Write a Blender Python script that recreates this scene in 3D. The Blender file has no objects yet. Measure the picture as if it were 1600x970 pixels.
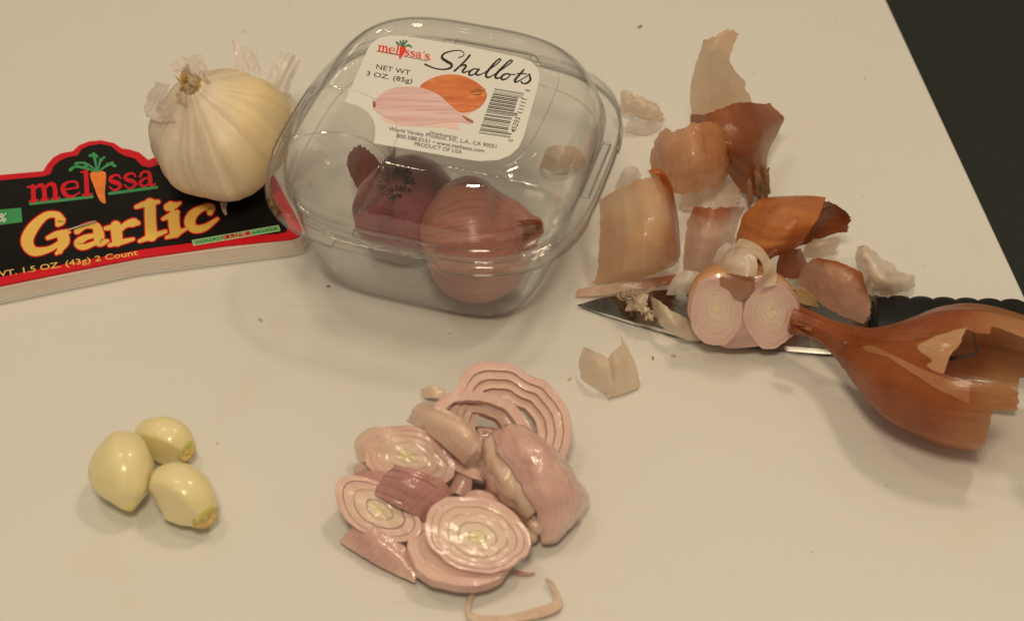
import bpy, bmesh, math, random
from mathutils import Vector, Matrix, noise
import numpy as np

# ------------------------------------------------------------------ camera
PITCH, FOV, DIST = 45.0, 30.0, 600.0          # degrees, degrees, millimetres
scene = bpy.context.scene
_p = math.radians(PITCH)
FPX = 800 / math.tan(math.radians(FOV / 2))
CAM = Vector((0, -DIST * math.cos(_p), DIST * math.sin(_p)))
FWD = Vector((0, math.cos(_p), -math.sin(_p)))
UPV = Vector((0, math.sin(_p), math.cos(_p)))
cd = bpy.data.cameras.new('camera')
cd.sensor_fit = 'HORIZONTAL'; cd.sensor_width = 22.3
cd.lens = 22.3 / 2 / math.tan(math.radians(FOV / 2))
cd.clip_start = 0.02; cd.clip_end = 20
cd.dof.use_dof = True; cd.dof.focus_distance = 0.598; cd.dof.aperture_fstop = 9.0
cam = bpy.data.objects.new('camera', cd)
cam.location = CAM * 0.001
cam.rotation_euler = (math.radians(90 - PITCH), 0, 0)
scene.collection.objects.link(cam)
scene.camera = cam

# ------------------------------------------------------------------ world, lamps, exposure
world = bpy.data.worlds.new('World'); scene.world = world; world.use_nodes = True
bg = world.node_tree.nodes['Background']
bg.inputs[0].default_value = (1.0, 0.825, 0.60, 1); bg.inputs[1].default_value = 0.24

def lamp(name, loc, target, size, energy, color=(1.0, 0.82, 0.565), shape='DISK', size_y=None):
    ld = bpy.data.lights.new(name, 'AREA'); ld.shape = shape; ld.size = size
    if size_y: ld.size_y = size_y
    ld.energy = energy; ld.color = color
    o = bpy.data.objects.new(name, ld); o.location = loc
    o.rotation_euler = (Vector(target) - Vector(loc)).to_track_quat('-Z', 'Y').to_euler()
    scene.collection.objects.link(o)
    return o
lamp('overhead_lamp', (0.34, 0.34, 1.15), (0, -.05, 0), 0.15, 2.6)
lamp('overhead_lamp', (-0.36, 0.20, 1.2), (0, -.05, 0), 0.15, 1.2)
lamp('overhead_lamp', (-0.04, -0.50, 1.0), (-.03, -.08, 0), 0.20, 4.1)  # added front fill: softens shadows and brightens the near side of the board
for _x, _y in ((-0.95, 0.95), (0.15, 1.45), (1.05, 1.0), (0.75, -0.1), (-0.85, -0.15)):          # dim far lamps added for small glints on the plastic
    lamp('overhead_lamp', (_x, _y, 1.75), (0, 0, 0), 0.10, 0.5)
lamp('cabinet_strip_lamp', (-0.22, 0.72, 0.42), (0, 0.1, 0), 0.34, 0.10, shape='RECTANGLE', size_y=0.03)

vs = scene.view_settings
vs.view_transform = 'Standard'; vs.look = 'None'; vs.exposure = 0; vs.gamma = 1
scene.display_settings.display_device = 'sRGB'
cy = scene.cycles
cy.use_denoising = True
cy.max_bounces = 6; cy.transparent_max_bounces = 40; cy.transmission_bounces = 4
cy.diffuse_bounces = 3; cy.glossy_bounces = 3
cy.caustics_reflective = False; cy.caustics_refractive = False
cy.sample_clamp_indirect = 4

# ------------------------------------------------------------------ basic helpers (all lengths in mm)
def W(px, py, z=0.0):
    """point of the 1600x970 picture at height z above the board"""
    d = FWD + Vector(((px - 800) / FPX, 0, 0)) - UPV * ((py - 485) / FPX)
    return CAM + d * ((z - CAM.z) / d.z)
def PIX(w):
    v = Vector(w) - CAM; t = v.dot(FWD)
    return (800 + FPX * v.x / t, 485 - FPX * v.dot(UPV) / t)

def s2l(c): c /= 255; return c / 12.92 if c <= .04045 else ((c + .055) / 1.055) ** 2.4
BOARD = (0.76, 0.755, 0.74)
def T(r, g, b, k=1.0):
    """surface colour that shows as this sRGB value under the kitchen light the board shows as 199,180,150"""
    ref = (199, 180, 150)
    v = [k * s2l(c) / s2l(q) * a for c, q, a in zip((r, g, b), ref, BOARD)]
    f = min(1.0, .86 / max(v))
    return tuple(x * f for x in v) + (1,)

class M:
    """tiny node builder"""
    def __init__(s, name):
        s.m = bpy.data.materials.new(name); s.m.use_nodes = True
        s.t = s.m.node_tree; s.t.nodes.clear()
        s.out = s.t.nodes.new('ShaderNodeOutputMaterial')
    def n(s, kind, **kw):
        nd = s.t.nodes.new('ShaderNode' + kind)
        for k, v in kw.items(): setattr(nd, k, v)
        return nd
    def l(s, a, b): s.t.links.new(a, b)
    def coord(s, which='Object'): return s.n('TexCoord').outputs[which]
    def mapping(s, vec, scale=(1, 1, 1), loc=(0, 0, 0)):
        nd = s.n('Mapping'); s.l(vec, nd.inputs['Vector'])
        nd.inputs['Scale'].default_value = scale; nd.inputs['Location'].default_value = loc
        return nd.outputs[0]
    def noise(s, vec, scale, detail=3, rough=.55, dist=0):
        nd = s.n('TexNoise'); s.l(vec, nd.inputs['Vector'])
        nd.inputs['Scale'].default_value = scale; nd.inputs['Detail'].default_value = detail
        nd.inputs['Roughness'].default_value = rough; nd.inputs['Distortion'].default_value = dist
        return nd.outputs['Fac']
    def ramp(s, fac, stops, interp='LINEAR'):
        nd = s.n('ValToRGB'); s.l(fac, nd.inputs[0]); cr = nd.color_ramp; cr.interpolation = interp
        while len(cr.elements) < len(stops): cr.elements.new(.5)
        for e, (p, c) in zip(cr.elements, stops):
            e.position = p; e.color = c if isinstance(c, tuple) else (c, c, c, 1)
        return nd.outputs[0]
    def mix(s, fac, a, b, mode='MIX'):
        nd = s.n('Mix', data_type='RGBA', blend_type=mode)
        for i, v in ((0, fac), (6, a), (7, b)):
            if hasattr(v, 'links'): s.l(v, nd.inputs[i])
            else: nd.inputs[i].default_value = v
        return nd.outputs[2]
    def math(s, op, a, b=0.0, c=0.0):
        nd = s.n('Math', operation=op)
        for i, v in enumerate((a, b, c)):
            if hasattr(v, 'links'): s.l(v, nd.inputs[i])
            else: nd.inputs[i].default_value = v
        return nd.outputs[0]
    def attr(s, name): return s.n('Attribute', attribute_name=name).outputs['Fac']
    def bump(s, h, strength=.3, dist=.001):
        nd = s.n('Bump'); s.l(h, nd.inputs['Height'])
        nd.inputs['Strength'].default_value = strength; nd.inputs['Distance'].default_value = dist
        return nd.outputs[0]
    def principled(s, base, rough=.5, normal=None, **kw):
        p = s.n('BsdfPrincipled')
        for key, v in dict({'Base Color': base, 'Roughness': rough}, **kw).items():
            if hasattr(v, 'links'): s.l(v, p.inputs[key])
            else: p.inputs[key].default_value = v
        if normal:
            s.l(normal, p.inputs['Normal']); s.l(normal, p.inputs['Coat Normal'])
        return p.outputs[0]
    def mixsh(s, fac, a, b):
        nd = s.n('MixShader')
        if hasattr(fac, 'links'): s.l(fac, nd.inputs[0])
        else: nd.inputs[0].default_value = fac
        s.l(a, nd.inputs[1]); s.l(b, nd.inputs[2]); return nd.outputs[0]
    def done(s, sh): s.l(sh, s.out.inputs[0]); return s.m

def link(o): scene.collection.objects.link(o); return o
def tag(o, label=None, cat=None, group=None, kind=None):
    if label: o['label'] = label
    if cat: o['category'] = cat
    if group: o['group'] = group
    if kind: o['kind'] = kind
    return o
ORG = {}
def empty(name, loc, label, cat, group=None):
    o = bpy.data.objects.new(name, None); o.empty_display_size = .01
    loc = Vector(loc); o.location = loc * .001; link(o); ORG[o.name] = loc
    return tag(o, label, cat, group)
def obj(name, V, F, mat, parent=None, uv=None, attrs=None, smooth=True, thick=0, bevel=0, sub=0, mats=None, mi=None, off=0, sharp=0):
    """V in scene mm. One mesh object; a top-level one gets its origin at its base."""
    me = bpy.data.meshes.new(name)
    if parent is not None: org = ORG[parent.name]
    else:
        A = np.array([tuple(v) for v in V]); org = Vector(((A[:, 0].min() + A[:, 0].max()) / 2, (A[:, 1].min() + A[:, 1].max()) / 2, A[:, 2].min()))
    me.from_pydata([tuple((Vector(v) - org) * .001) for v in V], [], [tuple(f) for f in F])
    me.update()
    if uv is not None:
        L = me.uv_layers.new(name='UVMap')
        for i, lp in enumerate(me.loops): L.data[i].uv = uv[lp.vertex_index]
    for k, vals in (attrs or {}).items():
        a = me.attributes.new(k, 'FLOAT', 'POINT'); a.data.foreach_set('value', [float(x) for x in vals])
    me.materials.append(mat)
    for m in (mats or []): me.materials.append(m)
    if mi is not None: me.polygons.foreach_set('material_index', mi)
    if smooth: me.polygons.foreach_set('use_smooth', [True] * len(me.polygons))
    if sharp: me.set_sharp_from_angle(angle=math.radians(sharp))
    o = bpy.data.objects.new(name, me)
    if parent is not None: o.parent = parent
    else: o.location = org * .001
    ORG[o.name] = org
    link(o)
    if thick:
        md = o.modifiers.new('thickness', 'SOLIDIFY'); md.thickness = thick * .001; md.offset = off
    if bevel:
        md = o.modifiers.new('bevel', 'BEVEL'); md.width = bevel * .001; md.segments = 3; md.limit_method = 'ANGLE'
    if sub:
        md = o.modifiers.new('sub', 'SUBSURF'); md.levels = sub; md.render_levels = sub
    return o

def cr(pts, t):
    """Catmull-Rom through pts (tuples or Vectors), t in 0..1"""
    n = len(pts) - 1
    if n == 0: return Vector(pts[0])
    x = min(max(t, 0), 1) * n; i = min(int(x), n - 1); u = x - i
    g = lambda k: Vector(pts[k]) if 0 <= k <= n else (2 * Vector(pts[0]) - Vector(pts[1]) if k < 0 else 2 * Vector(pts[n]) - Vector(pts[n - 1]))
    a, b, c, d = g(i - 1), g(i), g(i + 1), g(i + 2)
    return .5 * ((2 * b) + (c - a) * u + (2 * a - 5 * b + 4 * c - d) * u * u + (3 * b - a - 3 * c + d) * u ** 3)
def crf(vals, t): return cr([(v, 0) for v in vals], t)[0]
def sm(a, b, x):
    x = min(max((x - a) / (b - a), 0), 1); return x * x * (3 - 2 * x)
def nz(x, y=0, z=0): return noise.noise(Vector((x, y, z)))
def fr1(x, seed): return abs(nz(x * 3, seed, 1.3)) + .6 * abs(nz(x * 9, seed, 7.1)) + .12 * abs(nz(x * 26, seed, 3.7))

def patch(name, rows, mat, parent=None, nu=40, nv=40, thick=.3, jag=(.03, .03, .03, .03), crinkle=.35, cscale=.12, seed=0, world=False, crease=0, cdir=14):
    """papery sheet through a grid of (px, py, z) control points; jag = torn-edge depth at v0, v1, u0, u1"""
    R = [[Vector(p) if world else W(*p) for p in r] for r in rows]
    V = []; uv = []
    for j in range(nv + 1):
        for i in range(nu + 1):
            u0, v0 = i / nu, j / nv
            a = jag[2] * fr1(v0 * 2, seed + 1.7); b = 1 - jag[3] * fr1(v0 * 2, seed + 5.1)
            c = jag[0] * fr1(u0 * 2, seed + 9.3); d = 1 - jag[1] * fr1(u0 * 2, seed + 12.9)
            u = a + (b - a) * u0; v = c + (d - c) * v0
            col = [cr(r, u) for r in R]
            V.append(cr(col, v)); uv.append((u, v))
    F = []
    for j in range(nv):
        for i in range(nu):
            k = j * (nu + 1) + i; F.append((k, k + 1, k + nu + 2, k + nu + 1))
    N = vnorm(V, F)
    V2 = []
    for v, n, q in zip(V, N, uv):
        d = crinkle * (nz(v.x * cscale + seed, v.y * cscale, v.z * cscale) + .5 * nz(v.x * cscale * 3 + seed, v.y * cscale * 3, v.z * cscale * 3))
        if crease: d += crease * nz(q[0] * cdir, q[1] * 1.5, seed * 1.7)
        w = v + n * d
        V2.append(Vector((w.x, w.y, max(w.z, .25))))
    return obj(name, V2, F, mat, parent, uv=uv, thick=thick)
def vnorm(V, F):
    N = [Vector() for _ in V]
    for f in F:
        n = (V[f[2]] - V[f[0]]).cross(V[f[3 % len(f)]] - V[f[1]])
        for k in f: N[k] += n
    return [n.normalized() if n.length else Vector((0, 0, 1)) for n in N]

def loft(name, C, RA, RB, mat, parent=None, up=(0, 0, 1), sec=None, ns=40, nt=48, world=False, rough=0, rscale=.1, seed=0, caps=True, keep=None, thick=0, attrs=None, lens=None):
    """body along an axis: C centres (px,py,z), RA sideways and RB upward radii; sec(theta, s) shapes the section"""
    C = [Vector(c) if world else W(*c) for c in C]
    V = []; uv = []
    for j in range(ns + 1):
        s = j / ns
        c = cr(C, s); d = (cr(C, min(s + .01, 1)) - cr(C, max(s - .01, 0))).normalized()
        side = d.cross(Vector(up)).normalized(); upp = side.cross(d).normalized()
        a, b = max(crf(RA, s), .01), max(crf(RB, s), .01)
        for i in range(nt):
            th = 2 * math.pi * i / nt
            k = sec(th, s) if sec else 1
            r = 1 + rough * (nz(math.cos(th) * a * rscale + seed, math.sin(th) * b * rscale, s * 30 * rscale) )
            V.append(c + (side * (math.cos(th) * a) + upp * (math.sin(th) * b)) * k * r); uv.append((i / nt, s))
    F = []
    for j in range(ns):
        for i in range(nt):
            F.append((j * nt + i, j * nt + (i + 1) % nt, (j + 1) * nt + (i + 1) % nt, (j + 1) * nt + i))
    if keep: F = [f for f in F if keep(sum((V[k] for k in f), Vector()) / 4, uv[f[0]])]
    if caps:
        F.append(tuple(range(nt - 1, -1, -1))); F.append(tuple(ns * nt + i for i in range(nt)))
    if keep:
        from collections import Counter
        cnt = Counter(tuple(sorted((f[q], f[(q + 1) % 4]))) for f in F for q in range(4))
        nb = {}
        for (a_, b_), c_ in cnt.items():
            if c_ == 1: nb.setdefault(a_, []).append(b_); nb.setdefault(b_, []).append(a_)
        for _ in range(7):
            new = {v: (V[v] * .4 + (V[w[0]] + V[w[1]]) * .3) for v, w in nb.items() if len(w) == 2}
            for v, p in new.items(): V[v] = p
    # stable per-vertex values for the materials (no seam)
    at = {'mer': [abs(2 * q[0] - 1) for q in uv], 'lon': [q[1] for q in uv]}
    return obj(name, V, F, mat, parent, uv=uv, thick=thick, attrs=at)

def inpoly(x, y, poly):
    c = False; j = len(poly) - 1
    for i in range(len(poly)):
        (xi, yi), (xj, yj) = poly[i], poly[j]
        if (yi > y) != (yj > y) and x < (xj - xi) * (y - yi) / (yj - yi) + xi: c = not c
        j = i
    return c

# flat print on a level sheet at height z ------------------------------------------------
def poly_mesh(P, z):
    return [W(x, y, z) for x, y in P], [tuple(range(len(P)))]
def smooth_poly(P, n=6):
    Q = list(P); m = len(Q); out = []
    for i in range(m):
        a, b, c, d = (Vector(Q[(i + k) % m]) for k in (-1, 0, 1, 2))
        for k in range(n):
            u = k / n
            v = .5 * ((2 * b) + (c - a) * u + (2 * a - 5 * b + 4 * c - d) * u * u + (3 * b - a - 3 * c + d) * u ** 3)
            out.append((v.x, v.y))
    return out
def tri_fill(name, P, z, mat, parent, h=0.0):
    """filled outline (pixels) on the plane at height z, with thickness h below it"""
    bm = bmesh.new()
    vs_ = [bm.verts.new(W(x, y, z)) for x, y in P]
    f = bm.faces.new(vs_); f.normal_update()
    if f.normal.z < 0: f.normal_flip()
    if h:
        r = bmesh.ops.extrude_face_region(bm, geom=[f])
        low = [g for g in r['geom'] if isinstance(g, bmesh.types.BMVert)]
        for v in vs_: v.co.z = z - h
        bmesh.ops.recalc_face_normals(bm, faces=bm.faces[:])
    bmesh.ops.triangulate(bm, faces=bm.faces[:])
    bm.verts.index_update()
    V = [v.co.copy() for v in bm.verts]; F = [[v.index for v in q.verts] for q in bm.faces]; bm.free()
    return obj(name, V, F, mat, parent, smooth=False)
def strokes(name, S, z, mat, parent, grow=0, n=14):
    """pen strokes in pixels: each ([(x, y), ...], [widths px]) -> one flat mesh of ribbons with round ends"""
    V = []; F = []
    for q, (pts, ws) in enumerate(S):
        zz = z + q * .004
        m = n * max(1, len(pts) - 1)
        P = [cr(pts, k / m) for k in range(m + 1)]
        Wd = [crf(ws, k / m) / 2 + grow for k in range(m + 1)]
        base = len(V)
        for k in range(m + 1):
            d = (P[min(k + 1, m)] - P[max(k - 1, 0)]); d = d.normalized() if d.length else Vector((1, 0))
            nn = Vector((-d.y, d.x))
            V.append(W(*(P[k] + nn * Wd[k]), zz)); V.append(W(*(P[k] - nn * Wd[k]), zz))
        for k in range(m):
            F.append((base + 2 * k, base + 2 * k + 1, base + 2 * k + 3, base + 2 * k + 2))
        for k, sgn in ((0, -1), (m, 1)):
            d = (P[min(k + 1, m)] - P[max(k - 1, 0)]); d = d.normalized() if d.length else Vector((1, 0))
            nn = Vector((-d.y, d.x)); b2 = len(V)
            for i in range(9):
                a = math.pi * i / 8
                V.append(W(*(P[k] + nn * Wd[k] * math.cos(a) + d * sgn * Wd[k] * math.sin(a)), zz + .0015))
            F.append(tuple(range(b2, b2 + 9)))
    # all facing up
    F2 = []
    for f in F:
        nrm = (V[f[1]] - V[f[0]]).cross(V[f[2]] - V[f[0]])
        F2.append(tuple(reversed(f)) if nrm.z < 0 else f)
    return obj(name, V, F2, mat, parent, smooth=False)
def text(name, body, bl, br, tl, z, mat, parent, bold=0.0, shear=0.0):
    """lettering: pixel of baseline start, baseline end, and cap top at the start"""
    c = bpy.data.curves.new('t', 'FONT'); c.body = body; c.offset = bold; c.shear = shear; c.resolution_u = 3
    o = bpy.data.objects.new('t', c); link(o)
    dg = bpy.context.evaluated_depsgraph_get(); me = bpy.data.meshes.new_from_object(o.evaluated_get(dg))
    bpy.data.objects.remove(o)
    X = [v.co.x for v in me.vertices]; x0, x1 = min(X), max(X)
    bl, br, tl = Vector(bl), Vector(br), Vector(tl)
    V = []
    for v in me.vertices:
        p = bl + (br - bl) * ((v.co.x - x0) / (x1 - x0)) + (tl - bl) * (v.co.y / .71)
        V.append(W(p.x, p.y, z))
    F = [tuple(p.vertices) for p in me.polygons]
    F = [tuple(reversed(f)) if (V[f[1]] - V[f[0]]).cross(V[f[2]] - V[f[0]]).z < 0 else f for f in F]
    bpy.data.meshes.remove(me)
    return obj(name, V, F, mat, parent, smooth=False)

# ------------------------------------------------------------------ materials
def plain(name, col, rough=.5, nscale=0, namt=.15, bump=0, bscale=800, **kw):
    m = M(name); v = m.coord()
    c = col
    if nscale:
        f = m.noise(v, nscale, 4)
        c = m.mix(m.ramp(f, [(.3, 0.0), (.7, 1.0)]), tuple(x * (1 - namt) for x in col[:3]) + (1,), tuple(min(1, x * (1 + namt)) for x in col[:3]) + (1,))
    nr = m.bump(m.noise(v, bscale, 3), bump, .0006) if bump else None
    return m.done(m.principled(c, rough, nr, **kw))

def mat_board():
    m = M('white_plastic_board'); v = m.coord()
    f = m.noise(v, 9, 4); g = m.noise(v, 55, 3)
    c = m.mix(f, (.765, .755, .735, 1), (.745, .735, .705, 1))
    st = m.ramp(m.noise(v, 38, 2, .4), [(.66, 0.0), (.74, 1.0)])
    c = m.mix(m.math('MULTIPLY', st, .12), c, (.70, .60, .40, 1))
    sp = m.ramp(m.noise(v, 330, 1, .3), [(.79, 0.0), (.83, 1.0)])
    c = m.mix(m.math('MULTIPLY', sp, .55), c, (.50, .38, .20, 1))
    # knife scratches
    for sc_, th_ in (((7, 240, 1), .16), ((260, 9, 1), .12), ((60, 110, 1), .14)):
        ln = m.ramp(m.noise(m.mapping(v, sc_), 1.0, 2, .5), [(.488, 0.0), (.5, 1.0), (.512, 0.0)])
        mk = m.ramp(m.noise(m.mapping(v, (1, 1, 1), (sc_[0], 0, 0)), 14, 2), [(.52, 0.0), (.68, 1.0)])
        c = m.mix(m.math('MULTIPLY', m.math('MULTIPLY', ln, mk), th_), c, (.60, .55, .46, 1))
    sc = m.noise(m.mapping(v, (14, 260, 60)), 1.0, 5, .7); sc2 = m.noise(m.mapping(v, (300, 25, 60)), 1.0, 5, .7)
    h = m.math('ADD', m.math('ADD', sc, sc2), m.math('MULTIPLY', m.noise(v, 1500, 2), .5))
    r = m.math('ADD', m.math('MULTIPLY', g, .18), .27)
    return m.done(m.principled(c, r, m.bump(h, .09, .0006), **{'Specular IOR Level': .42, 'Subsurface Weight': .12, 'Subsurface Radius': (1, .9, .7), 'Subsurface Scale': .003}))
MB_ = mat_board()
def mat_counter():
    m = M('dark_countertop'); v = m.coord()
    f = m.noise(v, 420, 3, .7); g = m.noise(v, 60, 3)
    c = m.ramp(f, [(.3, (.017, .021, .019, 1)), (.55, (.022, .027, .025, 1)), (.75, (.030, .036, .033, 1))])
    c = m.mix(m.math('MULTIPLY', g, .35), c, (.024, .030, .027, 1))
    return m.done(m.principled(c, .6, m.bump(f, .08, .0004), **{'Specular IOR Level': .2}))

def mat_skin(name, ca, cb, vein, gloss=.32, transl=.2, transp=0.0, edge=None, edgev=None, vs_=46, vamt=.26, coat=.3, bumpk=.17):
    """papery onion or garlic skin: veins run along v, blotches between ca and cb; edge = colour taking over at high u"""
    m = M(name); uvc = m.coord('UV'); v = m.coord()
    bl = m.noise(v, 55, 4, .6)
    c = m.mix(m.ramp(bl, [(.33, 0.0), (.68, 1.0)]), ca, cb)
    if edge is not None:
        sx = m.n('SeparateXYZ'); m.l(uvc, sx.inputs[0])
        e = m.math('ADD', sx.outputs[0], m.math('MULTIPLY', m.math('SUBTRACT', m.noise(v, 90, 3), .5), .5))
        c = m.mix(m.ramp(e, [(.58, 0.0), (.85, 1.0)]), c, edge)
    if edgev is not None:
        sv = m.n('SeparateXYZ'); m.l(uvc, sv.inputs[0])
        e = m.math('ADD', sv.outputs[1], m.math('MULTIPLY', m.math('SUBTRACT', m.noise(v, 40, 3), .5), .35))
        c = m.mix(m.ramp(e, [(.66, 0.0), (.86, 1.0)]), c, edgev)
    vn = m.noise(m.mapping(uvc, (vs_, 1.3, 1)), 1.0, 4, .65, .25)
    vf = m.ramp(vn, [(.30, 1.0), (.50, 0.0)])
    c = m.mix(m.math('MULTIPLY', vf, vamt), c, vein)
    fine = m.noise(m.mapping(uvc, (vs_ * 5, 4, 1)), 1.0, 2, .5)
    c = m.mix(m.math('MULTIPLY', fine, .22), c, vein)
    nr = m.bump(m.math('ADD', m.math('MULTIPLY', fine, .7), m.math('ADD', vn, m.math('MULTIPLY', m.noise(v, 700, 3), .3))), bumpk, .0006)
    p = m.principled(c, gloss, nr, **{'Coat Weight': coat, 'Coat Roughness': .11})
    t = m.n('BsdfTranslucent'); m.l(c, t.inputs[0])
    sh = m.mixsh(transl, p, t.outputs[0])
    if transp:
        tr = m.n('BsdfTransparent'); tr.inputs[0].default_value = (1, .96, .90, 1)
        sh = m.mixsh(m.math('MULTIPLY', m.ramp(bl, [(.3, .4), (.7, 1.0)]), transp), sh, tr.outputs[0])
    return m.done(sh)
SK_brown = mat_skin('brown_shallot_skin', T(142, 68, 26), T(166, 92, 42), T(98, 42, 16), transl=.45, coat=.5, transp=0.08)
SK_orange = mat_skin('glossy_orange_shallot_skin', T(166, 82, 26, 1.1), T(190, 112, 48, 1.1), T(116, 46, 14), gloss=.24, transl=.3, coat=.9)
SK_tan = mat_skin('tan_shallot_skin', T(210, 152, 96, 1.2), T(224, 176, 120, 1.2), T(180, 110, 58), transl=.45, transp=0.2, edge=T(150, 68, 22), coat=.9, vamt=.14)
SK_tanp = mat_skin('pale_tan_shallot_skin', T(222, 168, 112, 1.25), T(230, 190, 140, 1.25), T(186, 116, 64), transl=.55, transp=0.24, coat=.6)
SK_pink = mat_skin('pinkish_shallot_skin', T(208, 160, 120, 1.2), T(220, 180, 140, 1.2), T(172, 108, 72), gloss=.24, transl=.4, edge=T(152, 70, 24), coat=.8, transp=0.16)
SK_husk = mat_skin('reddish_shallot_husk', T(146, 66, 24), T(176, 94, 42), T(98, 36, 14), gloss=.32, transl=.42, edgev=T(190, 126, 70), vs_=50, vamt=.35, coat=.5, transp=0.08)
SK_strip = mat_skin('peeled_back_husk', T(188, 124, 70, 1.1), T(210, 156, 100, 1.1), T(140, 78, 40), gloss=.22, transl=.4, vs_=40, coat=1.0)
SK_huskp = mat_skin('pale_husk_strip', T(176, 104, 54), T(196, 132, 78), T(130, 66, 32), gloss=.28, transl=.42, vs_=50, coat=.6)
SK_garlic = mat_skin('white_garlic_skin', T(228, 196, 156, 1.25), T(222, 184, 138, 1.25), T(182, 138, 92), gloss=.26, transl=.26, transp=0.2, vs_=18, vamt=.22, coat=.9)
SK_garlic_y = mat_skin('yellowish_garlic_skin', T(228, 186, 136, 1.25), T(232, 200, 156, 1.25), T(192, 144, 94), gloss=.22, transl=.26, transp=0.16, vs_=16, vamt=.22, coat=.9)
SK_paper = mat_skin('grey_white_garlic_paper', T(220, 196, 164, 1.2), T(206, 178, 144, 1.2), T(176, 144, 110), gloss=.45, transl=.26, transp=0.28, vs_=14, vamt=.22, coat=.9)
M_stub = plain('woody_stub', T(120, 78, 45), .8, 300, .5, .6, 500)

def mat_clove():
    m = M('peeled_garlic'); v = m.coord(); uvc = m.coord('UV')
    f = m.noise(v, 70, 3); lon = m.attr('lon')
    c = m.mix(f, T(226, 196, 132, 1.0), T(220, 186, 118, 1.0))
    st = m.noise(m.mapping(uvc, (22, 1.2, 1)), 1, 3)
    c = m.mix(m.math('MULTIPLY', m.ramp(st, [(.35, 1.0), (.6, 0.0)]), .22), c, T(200, 164, 92))
    c = m.mix(m.ramp(lon, [(.90, 0.0), (1.0, 1.0)]), c, T(190, 170, 62))
    nr = m.bump(m.math('ADD', st, m.math('MULTIPLY', m.noise(v, 450, 3), .4)), .14, .0006)
    return m.done(m.principled(c, .36, nr, **{'Subsurface Weight': .45, 'Subsurface Radius': (1, .75, .35), 'Subsurface Scale': .004, 'Coat Weight': .5, 'Coat Roughness': .14}))
M_clove = mat_clove()
M_cut = plain('dry_garlic_root_scar', T(190, 148, 78), .6, 400, .3, .4, 700, **{'Subsurface Weight': .2, 'Subsurface Scale': .002})

def mat_slice(name='sliced_shallot', line=.5):
    m = M(name); v = m.coord()
    rad = m.attr('rad'); ed = m.attr('edge'); vert = m.attr('vert')
    n1 = m.noise(v, 130, 4); n2 = m.noise(v, 45, 2)
    rr = m.math('ADD', rad, m.math('MULTIPLY', m.math('SUBTRACT', n2, .5), .35))
    c = m.ramp(rr, [(0.02, T(212, 182, 118)), (.25, T(206, 168, 128)), (.62, T(200, 154, 118)), (1.0, T(196, 144, 116))])
    c = m.mix(m.math('MULTIPLY', m.ramp(n1, [(.35, 0.0), (.7, 1.0)]), .35), c, T(214, 176, 140))
    e1 = m.ramp(ed, [(.80, 0.0), (1.0, 1.0)])
    c = m.mix(m.math('MULTIPLY', e1, m.ramp(m.noise(v, 85, 2), [(.38, .05), (.66, line)])), c, T(150, 90, 76))
    e0 = m.ramp(ed, [(0.0, 1.0), (.14, 0.0)])
    c = m.mix(m.math('MULTIPLY', e0, .15), c, T(168, 112, 100))
    nr = m.bump(m.math('ADD', m.noise(v, 420, 4, .6), m.math('MULTIPLY', m.noise(v, 110, 3), .8)), .20, .0009)
    return m.done(m.principled(c, .30, nr, **{'Coat Weight': .45, 'Coat Roughness': .13}))
M_slice = mat_slice()
def mat_flesh(name, ca, cb, line, vs_=22):
    m = M(name); v = m.coord(); uvc = m.coord('UV')
    c = m.mix(m.ramp(m.noise(v, 75, 4), [(.32, 0.0), (.7, 1.0)]), ca, cb)
    st = m.noise(m.mapping(uvc, (1.2, vs_, 1)), 1, 4, .6, .2)
    c = m.mix(m.math('MULTIPLY', m.ramp(st, [(.32, 1.0), (.55, 0.0)]), .3), c, line)
    nr = m.bump(m.math('ADD', st, m.math('ADD', m.math('MULTIPLY', m.noise(v, 520, 3), .35), m.math('MULTIPLY', m.noise(v, 150, 3), 1.4))), .30, .0009)
    return m.done(m.principled(c, .27, nr, **{'Subsurface Weight': .45, 'Subsurface Radius': (1, .55, .45), 'Subsurface Scale': .004, 'Coat Weight': 1.0, 'Coat Roughness': .07}))
M_flesh = mat_flesh('pink_shallot_flesh', T(182, 126, 102), T(208, 160, 126), T(154, 96, 82))
M_pale = mat_flesh('pale_shallot_flesh', T(206, 166, 126), T(196, 150, 114), T(174, 122, 96))
M_purple = mat_flesh('purple_shallot_flesh', T(164, 106, 86), T(182, 128, 102), T(118, 62, 60), 14)

def mat_whole_shallot(name, ca, cb, vein, rough=.34):
    m = M(name); v = m.coord(); uvc = m.coord('UV'); lon = m.attr('lon')
    c = m.mix(m.ramp(m.noise(v, 50, 4, .6), [(.32, 0.0), (.68, 1.0)]), ca, cb)
    st = m.noise(m.mapping(uvc, (95, 1.4, 1)), 1, 4, .65, .3)
    c = m.mix(m.math('MULTIPLY', m.ramp(st, [(.34, 1.0), (.56, 0.0)]), .4), c, vein)
    nr = m.bump(m.math('ADD', st, m.math('MULTIPLY', m.noise(v, 300, 3), .4)), .3, .0007)
    return m.done(m.principled(c, rough, nr, **{'Coat Weight': .25, 'Coat Roughness': .25}))
M_shA = mat_whole_shallot('purple_brown_shallot_skin', T(116, 52, 50, 1.1), T(138, 72, 60, 1.1), T(74, 28, 34))
M_shB = mat_whole_shallot('pink_brown_shallot_skin', T(146, 82, 62, 1.1), T(166, 104, 74, 1.1), T(104, 52, 42))
M_root = plain('dark_dry_root', T(62, 46, 34), .9, 500, .5)

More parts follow.
